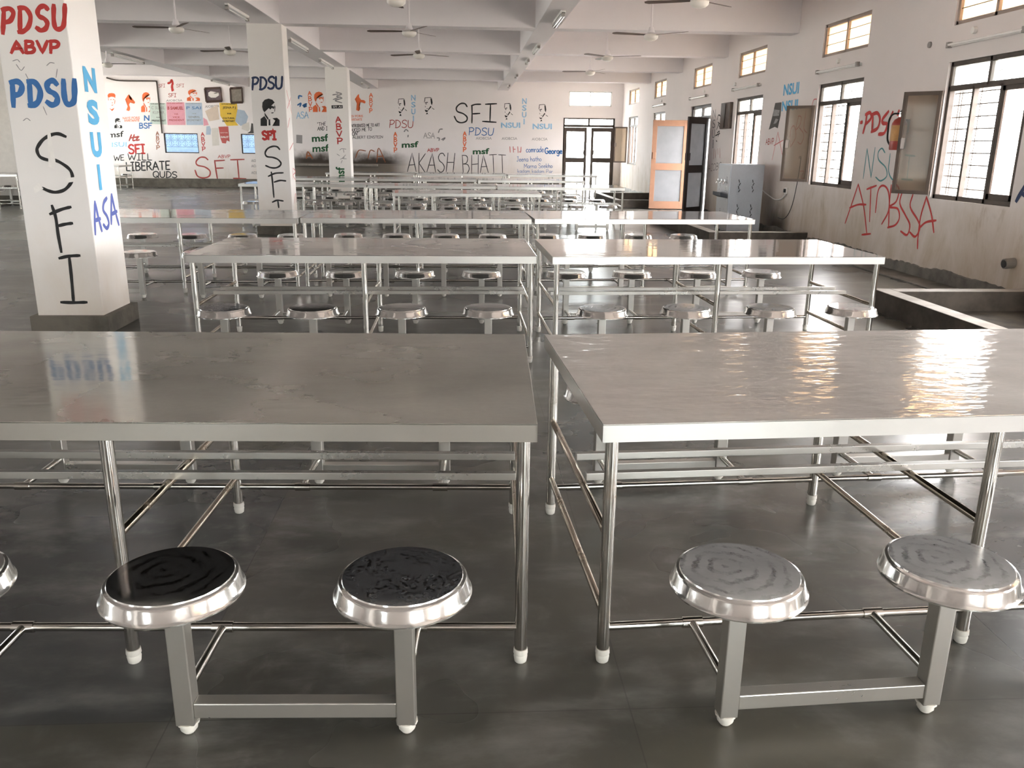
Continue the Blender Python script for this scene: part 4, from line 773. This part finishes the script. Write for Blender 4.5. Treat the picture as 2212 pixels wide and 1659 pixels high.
FL = [((381, 62), 'ceiling fan left of the middle pillar, just under the first beam'), ((884, 70), 'ceiling fan in the middle bay, between middle pillar and long centre beam'), ((1406, 78), 'ceiling fan in the right bay with long blade pointing left'), ((1511, 4), 'ceiling fan cut by the top edge of the photo, right bay'), ((856, 1), 'ceiling fan cut by the top edge of the photo, middle bay'),
      ((905, 119), 'farther ceiling fan in the middle bay, one bay behind'), ((1312, 124), 'farther ceiling fan in the right bay, one bay behind'), ((497, 111), 'farther ceiling fan left of the middle pillar'), ((1275, 156), 'farthest ceiling fan of the right bay, over the centre of the hall'), ((232, 139), 'ceiling fan just right of the nearest pillar, over the far left corner')]
for i, (p, lab) in enumerate(FL):
    f = FAN if i == 0 else copy_tree(FAN); v = onz(p, 3.0); f.location = v; f.rotation_euler.z = R((160, 35, 55, 20, 70, 10, 80, 140, 30, 95)[i]); f['label'] = lab; f['group'] = GF
def batten(a, b, n, label, twin=False, group='tube lights under the beams'):
    """A tube light between a and b; n is the way it faces."""
    a, b, n = Vector(a), Vector(b), Vector(n); c = (a+b)/2; d = (b-a).normalized(); s = d.cross(n)
    o = MB().bar(a+n*.02, b+n*.02, .07 if twin else .05, .04, .004).build('tube_light', M['white'], origin=c); tag(o, label, 'light', group)
    for k in ((-.02, .02) if twin else (0,)):
        MB().tube([a+d*.04+n*.065+s*k, b-d*.04+n*.065+s*k], .013, 10).build('tube', M['tube'], o, origin=c, smooth=40)
    for e, q in ((a, 1), (b, -1)): MB().bar(e+n*.05, e+d*q*.05+n*.05, .05, .06, .004).build('end_holder', M['grey'], o, origin=c)
    return o
zb = ZS-.004
def on_beam(p, q, x, label, twin=False): batten((x, onz(p, zb).y, zb), (x, onz(q, zb).y, zb), (0, 0, -1), label, twin)
on_beam((482, 6), (541, 34), -3.16, 'tube light under the left long beam, just before the middle pillar')
on_beam((622, 80), (652, 104), -3.05, 'tube light under the left long beam, just behind the middle pillar'); on_beam((690, 125), (714, 142), -3.12, 'tube light under the left long beam, in front of the far pillar')
on_beam((778, 177), (794, 186), -3.05, 'tube light under the left long beam, farthest back')
on_beam((1225, 22), (1199, 49), 1.36, 'twin tube light under the centre beam, nearest the camera', True); on_beam((1164, 94), (1149, 109), 1.36, 'twin tube light under the centre beam, second from the front', True)
for y, lab in ((18.7, 'short tube light under the centre beam, third from the front'), (22.6, 'short tube light under the centre beam, fourth from the front'), (26.4, 'tube light under the centre beam, farthest from the camera')): batten((1.36, y, zb), (1.36, y+.7, zb), (0, 0, -1), lab)
on_beam((270, 113), (320, 131), -7.33, 'tube light under the far left long beam, nearer one'); on_beam((480, 170), (508, 180), -7.33, 'tube light under the far left long beam, farther one')
for i, (y0, y1, lab) in enumerate(((8.25, 9.6, 'nearest, over the big window'), (11.78, 13.17, 'over the window left of the red canister'), (15.76, 17.3, 'over the window behind the water cooler'), (19.19, 20.6, 'over the open side door'), (23.2, 24.6, 'over the window beyond the side door'))):
    batten((XR, y0, 2.585), (XR, y1, 2.585), (-1, 0, 0), 'wall tube light on the right wall, '+lab, group='tube lights on the right wall')
    yb = y0+(.94, .74, 1.5, .3, .5)[i]; tag(MB().tube([(XR, yb, 2.69), (XR-.035, yb, 2.69)], .035, 14).build('ceiling_rose', M['white'], smooth=40), 'round white cable box above the tube light '+lab, 'cable box', 'cable boxes on the right wall')

# ------------------------------------------------------------------ water cooler, canister, panel, cables
ck = thing('water_cooler', 'grey steel water cooler standing in the kerbed drain by the right wall', 'water cooler', (4.89, 14.95, .012))
O = Vector(ck.location); x0, x1, y0, y1, z1 = 4.60, 5.19, 14.60, 15.32, 1.20
MB().box((x0, y0, .06), (x1, y1, z1), .01).build('cabinet', M['cooler'], ck, origin=O)
MB().box((x0-.006, y0+.02, .10), (x0, y1-.02, z1-.02)).build('tap_panel', M['cooler_l'], ck, origin=O)
for lx in (x0+.06, x1-.06):
    for ly in (y0+.06, y1-.06): MB().tube([(lx, ly, .012), (lx, ly, .07)], .022, 10).build('leg', M['black'], ck, origin=O, smooth=40)
MB().slab([(x0-.12, y0+.12, .66), (x0-.006, y0+.06, .62), (x0-.006, y1-.08, .62), (x0-.12, y1-.14, .66)], (0, 0, .06)).build('drip_tray', M['slot'], ck, origin=O)
for k in range(3):
    y = y0+.16+k*.2; MB().tube([(x0-.006, y, .90), (x0-.06, y, .90), (x0-.075, y, .86)], .011, 10).tube([(x0-.045, y, .90), (x0-.045, y, .935), (x0-.02, y+.035, .94)], .007, 8).build('tap', M['chrome'], ck, origin=O, smooth=40)
for lx in (.16, .40):
    for lz in (.92, .50):
        m = MB()
        for k in range(4): m.obox((x0+lx+(k % 2)*.015, y0-.002, lz-k*.055), (.012, .008, .05), Matrix.Rotation(R(25 if k % 2 else -15), 3, 'Y'))
        m.build('louvre', M['slot'], ck, origin=O)
def cable(name, mat, pts, r, label, cat='cable'): return tag(MB().tube(cr(pts, 6), r, 8).build(name, mat, smooth=60), label, cat)
so = RIGHT.at((1700, 412)); X = XR-.03
s = tag(MB().box((XR-.03, so.y-.05, so.z-.05), (XR, so.y+.05, so.z+.05), .006).build('wall_socket', M['white'], origin=so), 'small white wall socket right of the water cooler', 'socket')
MB().box((XR-.055, so.y-.028, so.z-.03), (XR-.03, so.y+.028, so.z+.03), .005).build('plug', M['black'], s, origin=so)
W = lambda *ps: [onx(p, X) for p in ps]
cable('white_cable', M['white'], [Vector((5.205, 14.9, .82)), *W((1663, 424), (1675, 431), (1688, 429), (1698, 416))], .009, 'white cable looping from the water cooler to the wall socket')
cable('black_cable', M['black'], W((1730, 342), (1726, 372), (1719, 410), (1712, 440), (1703, 462), (1692, 473), (1680, 470)), .006, 'thin black cable hanging down the right wall beside the cooler')
s = RIGHT.at((1730, 340)); tag(MB().tube([(XR, s.y, s.z), (XR-.03, s.y, s.z)], .022, 12).build('cable_clip', M['grey'], smooth=40), 'small dark clip where the black cable leaves the wall', 'clip')
cable('conduit_pipe', M['frame'], [ony(p, YB-.03) for p in ((230, 168), (258, 174), (330, 175), (337, 176), (339, 182), (344, 230), (350, 288))], .022, 'dark conduit pipe running along and down the far left wall', 'pipe')
pb = [RIGHT.at(p) for p in ((1566, 219), (1583, 216), (1580, 278), (1561, 279))]
c = sum(pb, Vector())/4; pa = tag(MB().box((XR-.07, min(p.y for p in pb), 1.85), (XR, max(p.y for p in pb), 2.36), .006).build('switch_panel', M['board'], origin=c), 'tall brown switch panel on the right wall beyond the side door', 'panel')
MB().box((XR-.085, c.y-.05, 1.87), (XR-.07, c.y+.02, 2.34), .004).build('panel_strip', M['frame'], pa, origin=c)
e = onx((1941, 285), XR-.11); ex = thing('fire_extinguisher', 'red fire extinguisher with worn orange label, hung behind the open window sash', 'fire extinguisher', (XR-.11, e.y, 1.46))
O = Vector(ex.location); zb0 = 1.465
MB().lathe([(0, .385), (.022, .385), (.03, .375), (.062, .355), (.085, .315), (.088, .30), (.088, .02), (.082, 0), (0, 0)], (O.x, O.y, zb0), 30).build('cylinder', M['red'], ex, origin=O, smooth=45)
MB().lathe([(.0885, .29), (.0895, .285), (.0895, .11), (.0885, .105)], (O.x, O.y, zb0), 30).build('label_sleeve', M['ylabel'], ex, origin=O, smooth=45)
MB().tube([(O.x, O.y, zb0+.38), (O.x, O.y, zb0+.44)], .02, 14).build('valve', M['chrome'], ex, origin=O, smooth=40)
MB().bar((O.x, O.y+.02, zb0+.44), (O.x-.02, O.y-.11, zb0+.475), .02, .012).bar((O.x, O.y+.02, zb0+.425), (O.x-.02, O.y-.10, zb0+.42), .02, .01).build('handle', M['black'], ex, origin=O)
MB().tube(cr([Vector((O.x-.02, O.y, zb0+.425)), Vector((O.x-.06, O.y+.07, zb0+.42)), Vector((O.x-.05, O.y+.17, zb0+.36)), Vector((O.x-.04, O.y+.19, zb0+.24)), Vector((O.x-.05, O.y+.15, zb0+.12)), Vector((O.x-.03, O.y+.105, zb0+.05))], 6), .011, 10).build('hose', M['black'], ex, origin=O, smooth=60)
MB().box((O.x+.07, O.y-.03, zb0+.2), (XR, O.y+.03, zb0+.36)).build('bracket', M['black'], ex, origin=O)
dp = RIGHT.at((2190, 568)); dpo = tag(MB().tube([(XR, dp.y, dp.z), (XR-.10, dp.y, dp.z-.01)], .05, 20, True).build('drain_pipe', M['kerb'], origin=dp, smooth=40), 'short pale drain pipe stub in the right wall above the wet drain', 'pipe')
MB().tube([(XR-.1002, dp.y, dp.z-.01), (XR-.106, dp.y, dp.z-.0105)], .038, 20).build('pipe_mouth', M['black'], dpo, origin=dp)
hp = RIGHT.at((2010, 97)); tag(MB().tube([(XR, hp.y, hp.z), (XR-.02, hp.y, hp.z)], .035, 14).build('hole_disc', M['grey'], smooth=40), 'small round grey disc standing in for a dark hole high on the right wall between two windows', 'wall hole')  # raised grey disc stands in for a dark hole in the wall
